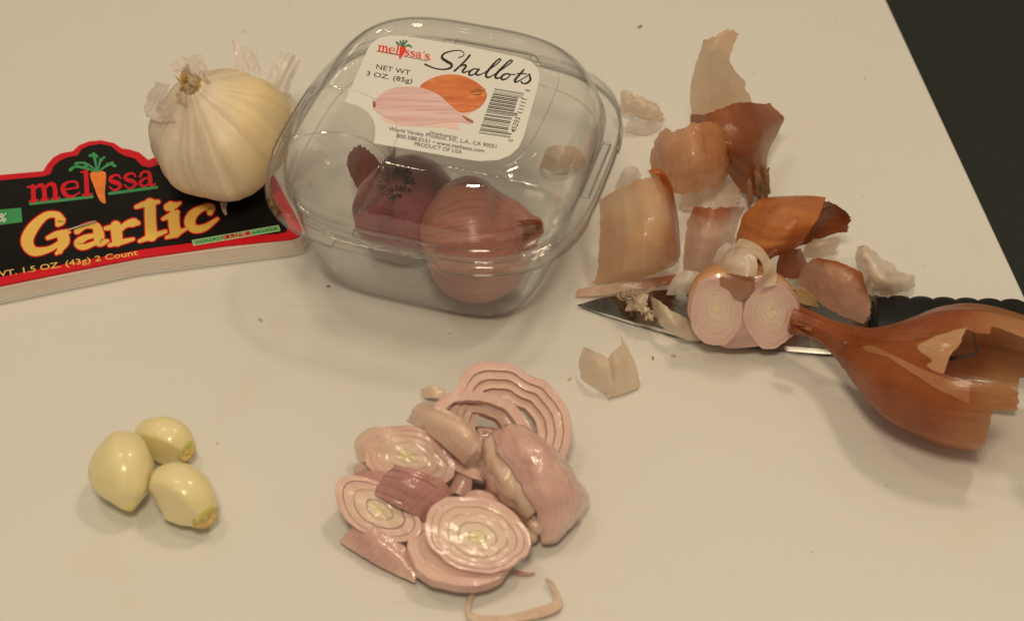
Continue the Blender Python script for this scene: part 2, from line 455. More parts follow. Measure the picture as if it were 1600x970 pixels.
def mat_plastic(name='clear_plastic', tint=(.994, .993, .99, 1)):
    m = M(name); v = m.coord()
    fz = m.n('LayerWeight'); fz.inputs['Blend'].default_value = .12
    nr = m.bump(m.math('ADD', m.noise(v, 60, 2), m.math('MULTIPLY', m.noise(v, 260, 2), .25)), .34, .001)
    fz.inputs['Blend'].default_value = .5; m.l(nr, fz.inputs['Normal'])
    fr = m.math('ADD', m.math('MULTIPLY', m.math('POWER', fz.outputs['Facing'], 5.0), .9), .048)      # Schlick, same from both sides
    g = m.n('BsdfGlossy'); g.inputs['Roughness'].default_value = .035; g.inputs['Color'].default_value = (1, 1, 1, 1); m.l(nr, g.inputs['Normal'])
    t = m.n('BsdfTransparent')
    m.l(m.mix(m.math('POWER', fz.outputs['Facing'], 5.0), tint, (.40, .385, .40, 1)), t.inputs[0])     # longer path through the sheet at a slant
    return m.done(m.mixsh(fr, t.outputs[0], g.outputs[0]))
M_plastic = mat_plastic()
def mat_pedge():
    m = M('cut_plastic_edge'); t = m.n('BsdfTransparent'); t.inputs[0].default_value = (.5, .48, .48, 1)
    return m.done(m.mixsh(.5, t.outputs[0], m.principled((.30, .28, .28, 1), .2)))
M_pedge = mat_pedge()
M_bead = mat_plastic('highlight_bead_plastic', (.93, .925, .92, 1))

def mat_bulb():
    m = M('garlic_bulb_skin'); v = m.coord(); uvc = m.coord('UV')
    a = m.noise(v, 42, 4, .6)
    c = m.mix(m.ramp(a, [(.35, 0.0), (.65, 1.0)]), T(196, 166, 126, 1.05), T(214, 186, 144, 1.05))
    b = m.noise(m.mapping(v, (1, 1, 1), (.37, .1, .2)), 26, 4, .65)
    sx = m.n('SeparateXYZ'); m.l(v, sx.inputs[0])
    right = m.ramp(m.math('ADD', m.math('MULTIPLY', sx.outputs[0], 38), m.math('MULTIPLY', b, .7)), [(.35, 0.0), (.9, 1.0)])
    c = m.mix(m.math('MULTIPLY', right, .6), c, T(206, 164, 92, 1.1))
    st = m.noise(m.mapping(uvc, (17, .9, 1)), 1, 5, .6, .6)
    c = m.mix(m.math('MULTIPLY', m.ramp(st, [(.33, 1.0), (.55, 0.0)]), .4), c, T(152, 114, 80))
    cr_ = m.ramp(m.noise(v, 75, 5, .7), [(.66, 0.0), (.74, 1.0)])
    c = m.mix(m.math('MULTIPLY', cr_, .35), c, T(160, 112, 62))
    nr = m.bump(m.math('ADD', st, m.math('MULTIPLY', m.noise(v, 260, 4), .5)), .35, .001)
    return m.done(m.principled(c, .42, nr, **{'Subsurface Weight': .25, 'Subsurface Radius': (1, .8, .6), 'Subsurface Scale': .003}))
M_bulb = mat_bulb()
PR = dict(rough=.32)
M_red = plain('printed_red', T(188, 16, 24), .35, 60, .08, **{'Specular IOR Level': .25})
M_black = plain('printed_black', (.010, .010, .010, 1), .30, 90, .3, **{'Specular IOR Level': .12})
M_yel = plain('printed_yellow', T(222, 164, 66, 1.05), .32, 80, .06)
M_green = plain('printed_green', T(50, 120, 60), .32, 80, .1)
M_lgreen = plain('printed_light_green', T(150, 178, 110), .32)
M_car = plain('printed_orange', T(226, 112, 32), .32, 300, .15)
M_white = plain('white_label_paper', (.80, .79, .775, 1), .35, 40, .02)
M_ink = plain('black_ink', (.016, .015, .014, 1), .4)
M_inkg = plain('grey_ink', (.16, .15, .14, 1), .4)
M_redink = plain('red_ink', T(206, 44, 28), .4)
M_grnink = plain('dark_green_ink', T(44, 88, 52), .4)
M_staple = plain('steel_staple', (.6, .6, .6, 1), .25, Metallic=1.0)

# ------------------------------------------------------------------ setting: counter and board
ct = obj('countertop', [(-900, -700, -13), (900, -700, -13), (900, 900, -13), (-900, 900, -13)], [(0, 1, 2, 3)], mat_counter(), smooth=False)
tag(ct, 'dark grey green speckled countertop under the cutting board', None, kind='structure')

def make_board():
    a, b = W(1385, 0), W(1600, 460)                       # right-hand edge as the picture shows it
    d = (a - b).normalized(); n = Vector((d.y, -d.x, 0))
    far, near = b + d * 300, b - d * 260
    P = [near, far, far - n * 560, near - n * 560]
    bm = bmesh.new(); vs_ = [bm.verts.new(p) for p in P]
    f = bm.faces.new(vs_); f.normal_update()
    if f.normal.z < 0: f.normal_flip()
    r = bmesh.ops.extrude_face_region(bm, geom=[f])
    for v in vs_: v.co.z = -12
    for v in bm.verts:
        if v not in vs_: v.co.z = 0
    bmesh.ops.recalc_face_normals(bm, faces=bm.faces[:])
    ve = [e for e in bm.edges if abs(e.verts[0].co.z - e.verts[1].co.z) > 5]
    bmesh.ops.bevel(bm, geom=ve, offset=12, segments=8, affect='EDGES', profile=.5)
    te = [e for e in bm.edges if all(v.co.z > -.1 for v in e.verts) and len(e.link_faces) == 2 and any(abs(q.normal.z) < .5 for q in e.link_faces)]
    bmesh.ops.bevel(bm, geom=te, offset=1.0, segments=3, affect='EDGES', profile=.5)
    bm.verts.index_update()
    V = [v.co.copy() for v in bm.verts]; F = [[v.index for v in q.verts] for q in bm.faces]; bm.free()
    o = obj('cutting_board', V, F, MB_, smooth=False)
    tag(o, 'large white plastic cutting board lying under all the food', 'cutting board')
make_board()

# ------------------------------------------------------------------ glyphs: bold serif logo letters (unit x-height, y up)
GL = {
 'm': (1.55, [([(.0, .95), (.3, .95)], [.14, .14]), ([(.25, .95), (.25, 0)], [.3, .3]), ([(.05, .03), (.45, .03)], [.12, .12]),
       ([(.3, .7), (.5, .95), (.7, .92), (.78, .6), (.78, 0)], [.12, .2, .3, .3, .3]), ([(.62, .03), (.95, .03)], [.12, .12]),
       ([(.82, .7), (1.0, .95), (1.22, .92), (1.3, .6), (1.3, 0)], [.12, .2, .3, .3, .3]), ([(1.12, .03), (1.52, .03)], [.12, .12])]),
 'e': (1.0, [([(.2, .5), (.85, .55)], [.12, .12]), ([(.85, .55), (.8, .88), (.5, .98), (.18, .8), (.14, .45), (.3, .1), (.6, .02), (.92, .2)], [.16, .16, .14, .26, .32, .26, .16, .1])]),
 'l': (.55, [([(.05, 1.5), (.3, 1.52)], [.12, .14]), ([(.28, 1.5), (.28, 0)], [.3, .3]), ([(.05, .03), (.52, .03)], [.12, .12])]),
 's': (.85, [([(.75, .72), (.65, .93), (.42, .98), (.18, .82), (.25, .6), (.55, .45), (.72, .25), (.55, .05), (.3, .02), (.1, .28)], [.1, .14, .16, .24, .28, .3, .24, .16, .14, .1])]),
 'a': (1.0, [([(.15, .72), (.3, .95), (.6, .95), (.7, .65), (.7, .15), (.85, .03), (.98, .1)], [.2, .16, .18, .28, .28, .18, .1]), ([(.66, .58), (.3, .48), (.13, .25), (.28, .04), (.5, .08), (.68, .25)], [.12, .18, .26, .18, .14, .12])]),
 "'": (.35, [([(.2, 1.35), (.15, 1.05)], [.24, .08])]),
}
def glyph_strokes(word, bl, br, xh):
    """lay word between two baseline pixels; xh = pixel vector from baseline to x-height"""
    tot = sum(GL[c][0] for c in word); bl, br, xh = Vector(bl), Vector(br), Vector(xh)
    S = []; x = 0; sc = xh.length
    for c in word:
        w, ss = GL[c]
        for pts, ws in ss:
            S.append(([tuple(bl + (br - bl) * ((x + p[0]) / tot) + xh * p[1]) for p in pts], [q * sc for q in ws]))
        x += w
    return S

# ------------------------------------------------------------------ garlic package
def cc(x, y, ox, oy, s): return (ox + x / s, oy + y / s)
def make_package():
    ZT = 7.2
    root = empty('garlic_package', W(200, 370, 0), 'flat plastic garlic package with black and red printed card lying left', 'package')
    k = lambda x, y: cc(x, y, 0, 30, 2.156)
    red = [(-150, 930), (0, 895), (240, 846), (480, 800), (760, 760), (985, 738), (1008, 728), (1018, 708), (1000, 670), (930, 540), (880, 445), (860, 425),
           (800, 428), (560, 440), (530, 462), (500, 475), (470, 450), (440, 440), (410, 435), (385, 418), (340, 408), (300, 412), (268, 424), (245, 445), (205, 452), (180, 466), (160, 488), (145, 512), (0, 525), (-150, 540)]
    blk = [(-150, 902), (0, 868), (240, 820), (480, 775), (760, 738), (935, 722), (962, 718), (972, 700), (960, 672), (885, 540), (850, 470), (835, 452),
           (800, 448), (580, 462), (545, 486), (505, 500), (478, 494), (455, 470), (420, 460), (398, 448), (375, 428), (340, 420), (300, 426), (275, 438), (262, 458), (225, 466), (200, 478), (180, 495), (170, 522), (145, 530), (0, 543), (-150, 558)]
    # tray below the card: outline a little larger, walls leaning out to a rolled foot
    tr = [(-150, 942), (0, 905), (480, 808), (985, 745), (1016, 732), (1026, 708), (1005, 665), (935, 545), (885, 455), (860, 440), (560, 470), (340, 480), (160, 530), (0, 545), (-150, 560)]
    tp = [W(*k(x, y), ZT - .9) for x, y in tr]
    cen = sum(tp, Vector()) / len(tp)
    V = []; F = []; n = len(tp)
    for z, g in ((ZT - .9, 1.0), (ZT - 2.2, 1.004), (2.2, 1.0), (1.2, 1.012), (.3, 1.013)):
        for p in tp:
            q = cen + (p - cen) * g; V.append(Vector((q.x, q.y, z)))
    for j in range(4):
        for i in range(n): F.append((j * n + i, j * n + (i + 1) % n, (j + 1) * n + (i + 1) % n, (j + 1) * n + i))
    F.append(tuple(range(n))); F.append(tuple(4 * n + i for i in range(n - 1, -1, -1)))
    mt = M('cloudy_tray_plastic'); v = mt.coord()
    col = mt.mix(mt.noise(mt.mapping(v, (60, 60, 320)), 1, 3), T(208, 180, 146), T(190, 160, 126))
    tray_m = mt.done(mt.principled(col, .22, **{'Subsurface Weight': .3, 'Subsurface Scale': .004, 'Coat Weight': .5}))
    tray = obj('tray', V, F, tray_m, root, smooth=False, bevel=.5)
    card = tri_fill('card', [k(x, y) for x, y in red], ZT, M_red, root, h=.7)
    tri_fill('black_panel', [k(x, y) for x, y in blk], ZT + .05, M_black, card)
    # logo
    g = lambda x, y: cc(x, y, 0, 210, 3.592)
    S = glyph_strokes('mel', g(160, 378), g(520, 336), (-1.2, -24))
    S += glyph_strokes('ssa', g(606, 318), g(875, 286), (-1.5, -23.5))
    strokes('lettering', S, ZT + .09, M_red, card)
    strokes('underline', [([g(170, 390), g(518, 350)], [4.6, 4.6]), ([g(614, 333), g(880, 297)], [4.6, 4.6])], ZT + .09, M_green, card)
    tri_fill('carrot', smooth_poly([g(505, 222), g(545, 210), g(590, 212), g(594, 260), g(588, 330), g(592, 386), g(560, 370), g(530, 300)], 4), ZT + .13, M_car, card)
    lv = []
    for a, b, w in (((548, 212), (430, 180), 9), ((545, 205), (470, 160), 8), ((545, 205), (525, 110), 10), ((550, 205), (565, 140), 8), ((555, 208), (630, 160), 9), ((430, 180), (395, 200), 11), ((470, 162), (425, 165), 9),
                    ((525, 125), (505, 120), 9), ((525, 112), (545, 125), 8), ((600, 165), (645, 178), 9), ((505, 175), (470, 185), 8), ((570, 150), (585, 130), 7)):
        lv.append(([g(*a), g((a[0] + b[0]) / 2, (a[1] + b[1]) / 2 - 4), g(*b)], [w * .25, w * .4, w * .5]))
    strokes('carrot_leaves', lv, ZT + .13, M_green, card)
    # word: Garlic, yellow with a red outline
    h = lambda x, y: cc(x, y, 220, 200, 4.85)
    G = [
     ([g(338, 482), g(318, 452), g(255, 458), g(185, 525), g(152, 600), g(188, 655), g(275, 645), g(350, 600)], [16, 10, 11, 17, 19, 15, 9, 7]),
     ([g(328, 470), g(345, 488), g(325, 505)], [10, 11, 8]),
     ([g(268, 582), g(320, 560), g(385, 545)], [6, 9, 7]), ([g(350, 565), g(352, 600), g(335, 655)], [16, 15, 9]), ([g(375, 560), g(370, 610), g(318, 668)], [6, 9, 5]),
     ([g(432, 545), g(480, 515), g(535, 515), g(555, 560), g(560, 605), g(605, 598)], [9, 8, 12, 16, 14, 5]), ([g(545, 565), g(480, 580), g(440, 610), g(470, 632), g(545, 605)], [6, 9, 13, 9, 7]),
     ([g(592, 528), g(640, 520)], [6, 9]), ([g(650, 515), g(655, 560), g(658, 600)], [16, 17, 16]), ([g(615, 622), g(680, 605), g(748, 588)], [6, 8, 5]), ([g(665, 545), g(705, 508), g(750, 495), g(775, 498)], [7, 9, 13, 7]),
     ([h(-35, 600), h(40, 575), h(132, 560)], [6, 9, 6]), ([h(70, 575), h(72, 690), h(80, 815)], [17, 17, 18]), ([h(-10, 858), h(80, 822), h(188, 785)], [5, 9, 6]),
     ([h(205, 600), h(235, 592), h(262, 582)], [12, 15, 8]), ([h(262, 590), h(298, 568)], [8, 4]),
     ([h(168, 690), h(225, 665), h(275, 640)], [5, 9, 8]), ([h(250, 665), h(252, 730), h(262, 790)], [17, 17, 17]), ([h(195, 830), h(260, 805), h(338, 768)], [5, 9, 5]),
     ([h(525, 640), h(530, 605), h(475, 605), h(400, 650), h(372, 715), h(410, 765), h(490, 752), h(580, 690)], [9, 12, 9, 14, 17, 13, 10, 5]),
    ]
    strokes('lettering', G, ZT + .17, M_red, card, grow=2.0)
    strokes('lettering', G, ZT + .30, M_yel, card)
    text('lettering', 'NET WT. 1.5 OZ. (43g) 2 Count', g(-185, 828), g(775, 676), g(-190, 797), ZT + .1, M_yel, card, bold=.012)
    tri_fill('green_band', [g(-150, 435), g(119, 412), g(125, 492), g(-150, 528)], ZT + .09, M_green, card)
    text('lettering', '100%', g(-95, 512), g(40, 488), g(-98, 462), ZT + .13, M_white, card, bold=.01, shear=.25)
    tri_fill('motto_band', [h(385, 850), h(1045, 735), h(1060, 780), h(400, 893)], ZT + .09, M_lgreen, card)
    tri_fill('motto_green', [h(400, 856), h(612, 818), h(624, 843), h(410, 881)], ZT + .12, M_green, card)
    tri_fill('motto_green', [h(838, 779), h(1036, 745), h(1047, 771), h(848, 805)], ZT + .12, M_green, card)
    tri_fill('motto_red', [h(614, 818), h(834, 779), h(845, 806), h(626, 843)], ZT + .12, M_red, card)
    text('lettering', 'GOOD LIFE FOOD', h(408, 876), h(1044, 765), h(403, 855), ZT + .16, M_lgreen, card, bold=.005)
    # wire staple
    a, b = W(*g(388, 538), ZT + .55), W(*g(535, 492), ZT + .55)
    d = (b - a).normalized(); pts = [a + Vector((0, 0, -.6)), a + Vector((0, 0, .1)), a + d * .6 + Vector((0, 0, .25)), (a + b) / 2 + Vector((0, 0, .3)), b - d * .6 + Vector((0, 0, .25)), b + Vector((0, 0, .1)), b + Vector((0, 0, -.6))]
    loft('staple', pts, [.35] * 7, [.35] * 7, M_staple, root, world=True, up=(.3, .9, .2), ns=30, nt=10)
make_package()

# ------------------------------------------------------------------ clear clamshell with its label
ZR, ZTOP, ROT = 41.0, 60.5, math.radians(-17)
CC = W(698, 222, ZR); CC.z = 0
def sq(a, th, n):
    c, s = math.cos(th), math.sin(th)
    r = a / (abs(c) ** n + abs(s) ** n) ** (1 / n)
    return r * c, r * s
def shell(name, prof, parent, zmod=None, nt=240, thick=.35, close=True, refine=3):
    P = []
    for i in range(len(prof) - 1):
        for k in range(refine):
            u = k / refine; P.append(tuple(a + (b - a) * u for a, b in zip(prof[i], prof[i + 1])))
    P.append(prof[-1])
    V = []; F = []
    cr_, sr_ = math.cos(ROT), math.sin(ROT)
    for a, z, n in P:
        for i in range(nt):
            x, y = sq(a, 2 * math.pi * i / nt, n)
            zz = zmod(x, y, z, a) if zmod else z
            V.append(Vector((CC.x + x * cr_ - y * sr_, CC.y + x * sr_ + y * cr_, zz)))
    m = len(P)
    for j in range(m - 1):
        for i in range(nt): F.append((j * nt + i, j * nt + (i + 1) % nt, (j + 1) * nt + (i + 1) % nt, (j + 1) * nt + i))
    if close: F.append(tuple((m - 1) * nt + i for i in range(nt)))
    o = obj(name, V, F, M_plastic, parent, thick=thick, mats=[M_pedge]); o.modifiers['thickness'].material_offset_rim = 1
    return o
def roundprof(P, r=.35, k=4):
    """round the corners of a profile polyline"""
    out = [P[0]]
    for i in range(1, len(P) - 1):
        a, b, c = Vector(P[i - 1]), Vector(P[i]), Vector(P[i + 1])
        p, q = b + (a - b) * r, b + (c - b) * r
        for j in range(k + 1):
            u = j / k; out.append(tuple((1 - u) ** 2 * p + 2 * u * (1 - u) * b + u * u * q))
    out.append(P[-1]); return out

def make_container():
    root = empty('plastic_container', (CC.x, CC.y, 0), 'clear plastic clamshell tub with white label holding two shallots', 'container')
    # base
    def bmod(x, y, z, a):
        # shallow upright panels on each side, notched hand grips in the wall
        return z
    base = [(51.0, 36.4, 3.2), (50.8, 38.4, 3.2), (49.8, 39.0, 3.2), (46.6, 39.0, 3.2), (45.8, 38.0, 3.3), (44.8, 34.7, 3.3), (44.0, 34.2, 3.4), (42.2, 25, 3.6), (38.6, 12, 4.0), (35.2, 4.6, 4.4), (33.2, 1.5, 4.6), (30, .55, 4.6), (25, .5, 4.4), (23, 1.2, 4.2), (10, 1.3, 3)]
    shell('base', roundprof(base), root, bmod)
    # lid
    pk = (-29.0, -29.0)                       # moulded pocket at one corner of the lid
    def skirt(x, y):
        # long recessed tabs in the middle of each side
        t = y if abs(x) > abs(y) else x
        return sm(15.5, 17.5, abs(t + 2))
    def lmod(x, y, z, a):
        if a > 49.3 and z < ZR - .8:          # skirt depth
            z = ZR - (ZR - z) * (.28 + .72 * skirt(x, y))
        if a < 45.6:
            d = math.hypot(x - pk[0], y - pk[1])
            f = 1 - sm(20.2, 22.6, d)
            z = z - f * max(0, z - (ZR + 3.0))
        return z
    lid = [(51.6, ZR - 4.6, 3.2), (51.4, ZR - 3.4, 3.2), (50.9, ZR - .6, 3.2), (50.3, ZR, 3.2), (46.6, ZR, 3.2), (46.0, ZR + .9, 3.2), (45.4, ZR + 2.8, 3.2), (44.6, ZR + 6, 3.2), (43.0, ZR + 10.5, 3.2), (40.8, ZR + 14.6, 3.2), (38.2, ZR + 17.6, 3.2), (35.6, ZR + 19.2, 3.3), (33.6, ZTOP, 3.4), (32.4, ZTOP - .2, 3.5), (31.7, ZTOP - .9, 3.6), (30.6, ZTOP - 1.0, 3.6), (24, ZTOP - 1.0, 3.4), (18, ZTOP - 1.0, 3), (12, ZTOP - 1.0, 2.6), (6, ZTOP - 1.0, 2.2), (1, ZTOP - 1.0, 2)]
    shell('lid', roundprof(lid, .3), root, lmod, nt=320, refine=4)
    # latch buttons standing on the flange, and beads along the edges
    for ang in (0, 90, 180, 270):
        V = []; F = []
        r = math.radians(ang) + ROT
        ex, ey = Vector((math.cos(r), math.sin(r), 0)), Vector((-math.sin(r), math.cos(r), 0))
        secs = [(-13, .01), (-12.6, 1.0), (12.6, 1.0), (13, .01)]
        sec = [(47.0, 0), (47.2, 1.5), (47.9, 2.0), (48.8, 2.0), (49.4, 1.5), (49.6, 0)]
        for t, hgt in secs:
            for rr, z in sec: V.append(Vector((CC.x, CC.y, 0)) + ex * (rr - .0012 * t * t) + ey * t + Vector((0, 0, ZR + .3 + z * hgt)))
        for j in range(3):
            for i in range(5): F.append((j * 6 + i, j * 6 + i + 1, (j + 1) * 6 + i + 1, (j + 1) * 6 + i))
        obj('latch_ridge', V, F, M_plastic, root, smooth=False, thick=.3, mats=[M_pedge]).modifiers['thickness'].material_offset_rim = 1
    def bead(name, pts, rad, closed):  # thin tubes added along the edges to draw bright and dark highlight lines
        V = []; F = []; n = len(pts); nt = 8
        for i, p in enumerate(pts):
            a, b = (pts[i - 1], pts[(i + 1) % n]) if closed else (pts[max(i - 1, 0)], pts[min(i + 1, n - 1)])
            d = (b - a).normalized(); sd = d.cross(Vector((0, 0, 1))).normalized(); up = sd.cross(d)
            for k in range(nt):
                t = 2 * math.pi * k / nt; V.append(p + (sd * math.cos(t) + up * math.sin(t)) * rad)
        for i in range(n if closed else n - 1):
            for k in range(nt): F.append((i * nt + k, i * nt + (k + 1) % nt, ((i + 1) % n) * nt + (k + 1) % nt, ((i + 1) % n) * nt + k))
        return obj(name, V, F, M_bead, root)
    def loc(x, y, z): return Vector((CC.x + x * math.cos(ROT) - y * math.sin(ROT), CC.y + x * math.sin(ROT) + y * math.cos(ROT), z))
    def sqring(a, z, n=3.2, m=200): return [loc(*sq(a, 2 * math.pi * i / m, n), z) for i in range(m)]
    bead('rim_highlight_bead', sqring(50.9, ZR - .1), .38, True)
    bead('rim_highlight_bead', sqring(51.1, 36.2), .36, True)
    bead('skirt_highlight_bead', [loc(x, y, ZR - 4.7 * (.28 + .72 * skirt(x, y))) for x, y in (sq(51.7, 2 * math.pi * i / 400, 3.2) for i in range(400))], .3, True)
    bead('inner_highlight_bead', sqring(46.4, ZR + .5), .28, True)
    bead('step_highlight_bead', sqring(44.4, 34.4, 3.35), .3, True)
    arc = []
    for i in range(60):
        t = math.radians(-62 + 214 * i / 59)
        x, y = pk[0] + 22.4 * math.cos(t), pk[1] + 22.4 * math.sin(t)
        q = (abs(x) ** 3.3 + abs(y) ** 3.3) ** (1 / 3.3)
        z = float(np.interp(q, [31.7, 33.6, 35.6, 38.2, 40.8, 43.0, 44.6, 45.4], [ZTOP - .9, ZTOP, ZR + 19.2, ZR + 17.6, ZR + 14.6, ZR + 10.5, ZR + 6, ZR + 2.8]))
        if q < 45.2: arc.append(loc(x, y, z + .1))
    bead('pocket_highlight_bead', arc, .34, False)
    arc = [loc(pk[0] + 20.2 * math.cos(math.radians(-40 + 170 * i / 49)), pk[1] + 20.2 * math.sin(math.radians(-40 + 170 * i / 49)), ZR + 3.1) for i in range(50)]
    bead('pocket_highlight_bead', arc, .3, False)
    ZL = ZTOP - .55
    f2 = lambda x, y: cc(x, y, 400, 0, 2.667)
    f4 = lambda x, y: cc(x, y, 560, 40, 5.333)
    f8 = lambda x, y: cc(x, y, 740, 120, 6.927)
    out = [(370, 425), (410, 335), (455, 230), (475, 188), (510, 160), (560, 149), (620, 151), (860, 190), (1100, 240), (1145, 256), (1174, 285), (1182, 320), (1176, 355), (1115, 570), (1095, 615), (1058, 648), (1010, 667), (930, 672), (860, 662), (680, 630), (490, 597), (497, 560), (497, 525), (484, 490), (458, 462), (420, 440)]
    lab = tri_fill('label', [f2(*p) for p in out], ZL, M_white, root, h=.12)
    z1 = ZL + .04
    text('lettering', 'NET WT', f4(147, 362), f4(428, 414), f4(154, 322), z1, M_ink, lab, bold=.006)
    text('lettering', '3 OZ. (85g)', f4(63, 416), f4(446, 482), f4(72, 378), z1, M_ink, lab, bold=.006)
    text('lettering', 'Distributed by:', f2(722, 558), f2(840, 579), f2(725, 546), z1, M_ink, lab, bold=.008)
    text('lettering', 'World Variety Produce, Inc., L.A., CA 90051', f2(552, 544), f2(1000, 619), f2(556, 528), z1, M_ink, lab, bold=.006)
    text('lettering', '800.588.0151 • www.melissas.com', f2(585, 573), f2(950, 637), f2(589, 557), z1, M_ink, lab, bold=.006)
    text('lettering', 'PRODUCT OF USA', f2(659, 607), f2(857, 642), f2(663, 591), z1, M_ink, lab, bold=.006)
    # logo
    S = glyph_strokes('mel', f4(158, 210), f4(335, 244), (1.6, -8.6)) + glyph_strokes("ssa's", f4(378, 248), f4(592, 288), (1.6, -8.2))
    S.append(([f4(594, 284), f4(597, 285)], [2, 2]))
    strokes('lettering', S, z1, M_redink, lab, n=8)
    strokes('underline', [([f4(156, 216), f4(335, 249)], [1.1, 1.1]), ([f4(378, 257), f4(575, 297)], [1.1, 1.1])], z1, M_inkg, lab)
    tri_fill('carrot', smooth_poly([f4(345, 185), f4(370, 172), f4(396, 184), f4(385, 225), f4(362, 262), f4(345, 282), f4(338, 260), f4(342, 220)], 4), z1 + .05, M_redink, lab)
    lv = [([f4(*a), f4(*b)], [.9, w]) for a, b, w in (((370, 178), (325, 150), 3), ((370, 178), (350, 135), 3), ((372, 175), (375, 128), 3), ((374, 175), (402, 130), 3), ((376, 178), (425, 165), 3), ((340, 155), (318, 140), 2.6), ((410, 160), (440, 180), 2.6), ((355, 150), (385, 150), 2.4))]
    strokes('carrot_leaves', lv, z1 + .05, M_grnink, lab, n=4)
    # brush script word
    a = lambda *p: [f4(*q) for q in p]
    S = [
     (a((836, 268), (868, 258), (880, 235), (850, 211), (785, 213), (715, 235), (697, 270), (735, 300), (775, 325), (765, 355), (705, 367), (630, 356), (555, 325)), [1.2, .9, .9, 1.0, 1.4, 2.2, 3.4, 4.0, 3.8, 2.8, 1.8, 1.7, 2.2]),
     (a((928, 250), (895, 290), (850, 335), (800, 380)), [2.8, 2.4, 2.4, 2.6]),
     (a((803, 378), (850, 340), (890, 330), (893, 348), (868, 380), (880, 392), (925, 378)), [1, 1.4, 2.4, 2.8, 2.8, 2.0, 1]),
     (a((1000, 368), (965, 362), (930, 385), (922, 408), (945, 415), (985, 390), (1005, 365)), [1.2, 1.6, 2.6, 2.6, 1.8, 1.2, 1.8]),
     (a((1005, 365), (982, 395), (985, 412), (1010, 412), (1042, 398)), [2.4, 2.8, 2.4, 1.6, 1]),
     (a((1042, 398), (1110, 355), (1165, 312), (1186, 285), (1166, 284), (1115, 335), (1066, 400), (1068, 430), (1095, 430), (1128, 412)), [1, 1.2, 1.4, 1.6, 1.8, 2.6, 3.2, 2.8, 1.8, 1]),
     (a((1128, 412), (1195, 368), (1258, 322), (1283, 298), (1262, 293), (1205, 345), (1148, 408), (1145, 437), (1170, 438), (1205, 420)), [1, 1.2, 1.4, 1.6, 1.8, 2.6, 3.2, 2.8, 1.8, 1]),
     (a((1250, 403), (1215, 408), (1192, 432), (1198, 451), (1230, 446), (1260, 420), (1250, 403), (1268, 408), (1308, 410)), [1.6, 2.2, 3.0, 2.6, 1.6, 1.4, 1.4, 1.1, 1]),
     (a((1378, 370), (1345, 408), (1305, 455), (1312, 472), (1350, 456)), [2.2, 2.6, 3.0, 2.2, 1]),
     (a((1322, 402), (1360, 402), (1402, 404)), [1.0, 1.4, 1.0]),
     (a((1350, 456), (1400, 425), (1425, 405)), [1, 1, 1.4]),
     (a((1425, 405), (1430, 430), (1432, 455), (1405, 480), (1368, 482), (1358, 470)), [1.6, 2.6, 3.0, 2.2, 1.6, 2.2]),
    ]
    strokes('lettering', S, z1, M_ink, lab, grow=.28)
    # barcode
    Lc = {'0': '0001101', '1': '0011001', '2': '0010011', '4': '0100011', '5': '0110001', '8': '0110111'}
    num = '045255111118'
    bits = '101' + ''.join(Lc[c] for c in num[:6]) + '01010' + ''.join(''.join('1' if q == '0' else '0' for q in Lc[c]) for c in num[6:]) + '101'
    TL, TR, BL, BR = (Vector(f8(*p)) for p in ((228, 128), (548, 180), (52, 612), (398, 662)))
    V = []; F = []; i = 0
    while i < 95:
        if bits[i] == '0': i += 1; continue
        j = i
        while j < 95 and bits[j] == '1': j += 1
        u0, u1 = (i + .04) / 95, (j - .04) / 95                       # from the bottom guard upwards
        long = i < 10 or i > 84 or 44 < i < 51
        e = 1.0 if long else .86
        b = len(V)
        for u, w in ((u0, 0), (u0, e), (u1, e), (u1, 0)):
            L, R = BL + (TL - BL) * u, BR + (TR - BR) * u
            p = L + (R - L) * w; V.append(W(p.x, p.y, z1))
        F.append((b, b + 1, b + 2, b + 3)); i = j
    obj('barcode', V, F, M_ink, lab, smooth=False)
    text('lettering', '45255', f8(447, 612), f8(508, 448), f8(396, 590), z1, M_ink, lab, bold=.004)
    text('lettering', '11111', f8(527, 398), f8(577, 246), f8(470, 385), z1, M_ink, lab, bold=.004)
    text('lettering', '0', f8(425, 706), f8(430, 682), f8(370, 700), z1, M_ink, lab)
    text('lettering', '8', f8(608, 166), f8(614, 144), f8(556, 158), z1, M_ink, lab)
    # printed picture: a whole shallot behind a peeled half
    def pm(name, ca, cb, line, sc=(40, 500, 1), rot=0):
        m = M(name); mp = m.n('Mapping'); m.l(m.coord(), mp.inputs['Vector']); mp.inputs['Rotation'].default_value = (0, 0, rot); mp.inputs['Scale'].default_value = sc
        f = m.noise(mp.outputs[0], 1, 3, .6)
        c = m.mix(m.ramp(f, [(.36, 0.0), (.64, 1.0)]), ca, cb)
        c = m.mix(m.ramp(m.noise(mp.outputs[0], 2.3, 2), [(.58, 0.0), (.7, .55)]), c, line)
        return m.done(m.principled(c, .35))
    m_or = pm('printed_whole_shallot', T(202, 108, 52), T(180, 84, 38), T(214, 138, 78), (60, 260, 1), math.radians(15))
    m_ph = pm('printed_peeled_shallot', T(194, 140, 120), T(208, 164, 138), T(170, 104, 96), (25, 420, 1), math.radians(10))
    m_sh = plain('printed_soft_shadow', T(214, 168, 136), .4)
    m_br = plain('printed_brown', T(140, 82, 40), .4, 900, .4)
    tri_fill('printed_picture', smooth_poly([f2(*p) for p in ((520, 490), (600, 525), (760, 532), (850, 540), (840, 520), (900, 470), (915, 462), (860, 470), (700, 500))], 3), z1, m_sh, lab)
    tri_fill('printed_picture', smooth_poly([f2(*p) for p in ((684, 366), (715, 336), (775, 314), (845, 313), (910, 338), (952, 372), (962, 402), (940, 442), (900, 465), (850, 469), (790, 440), (740, 400))], 5), z1 + .03, m_or, lab)
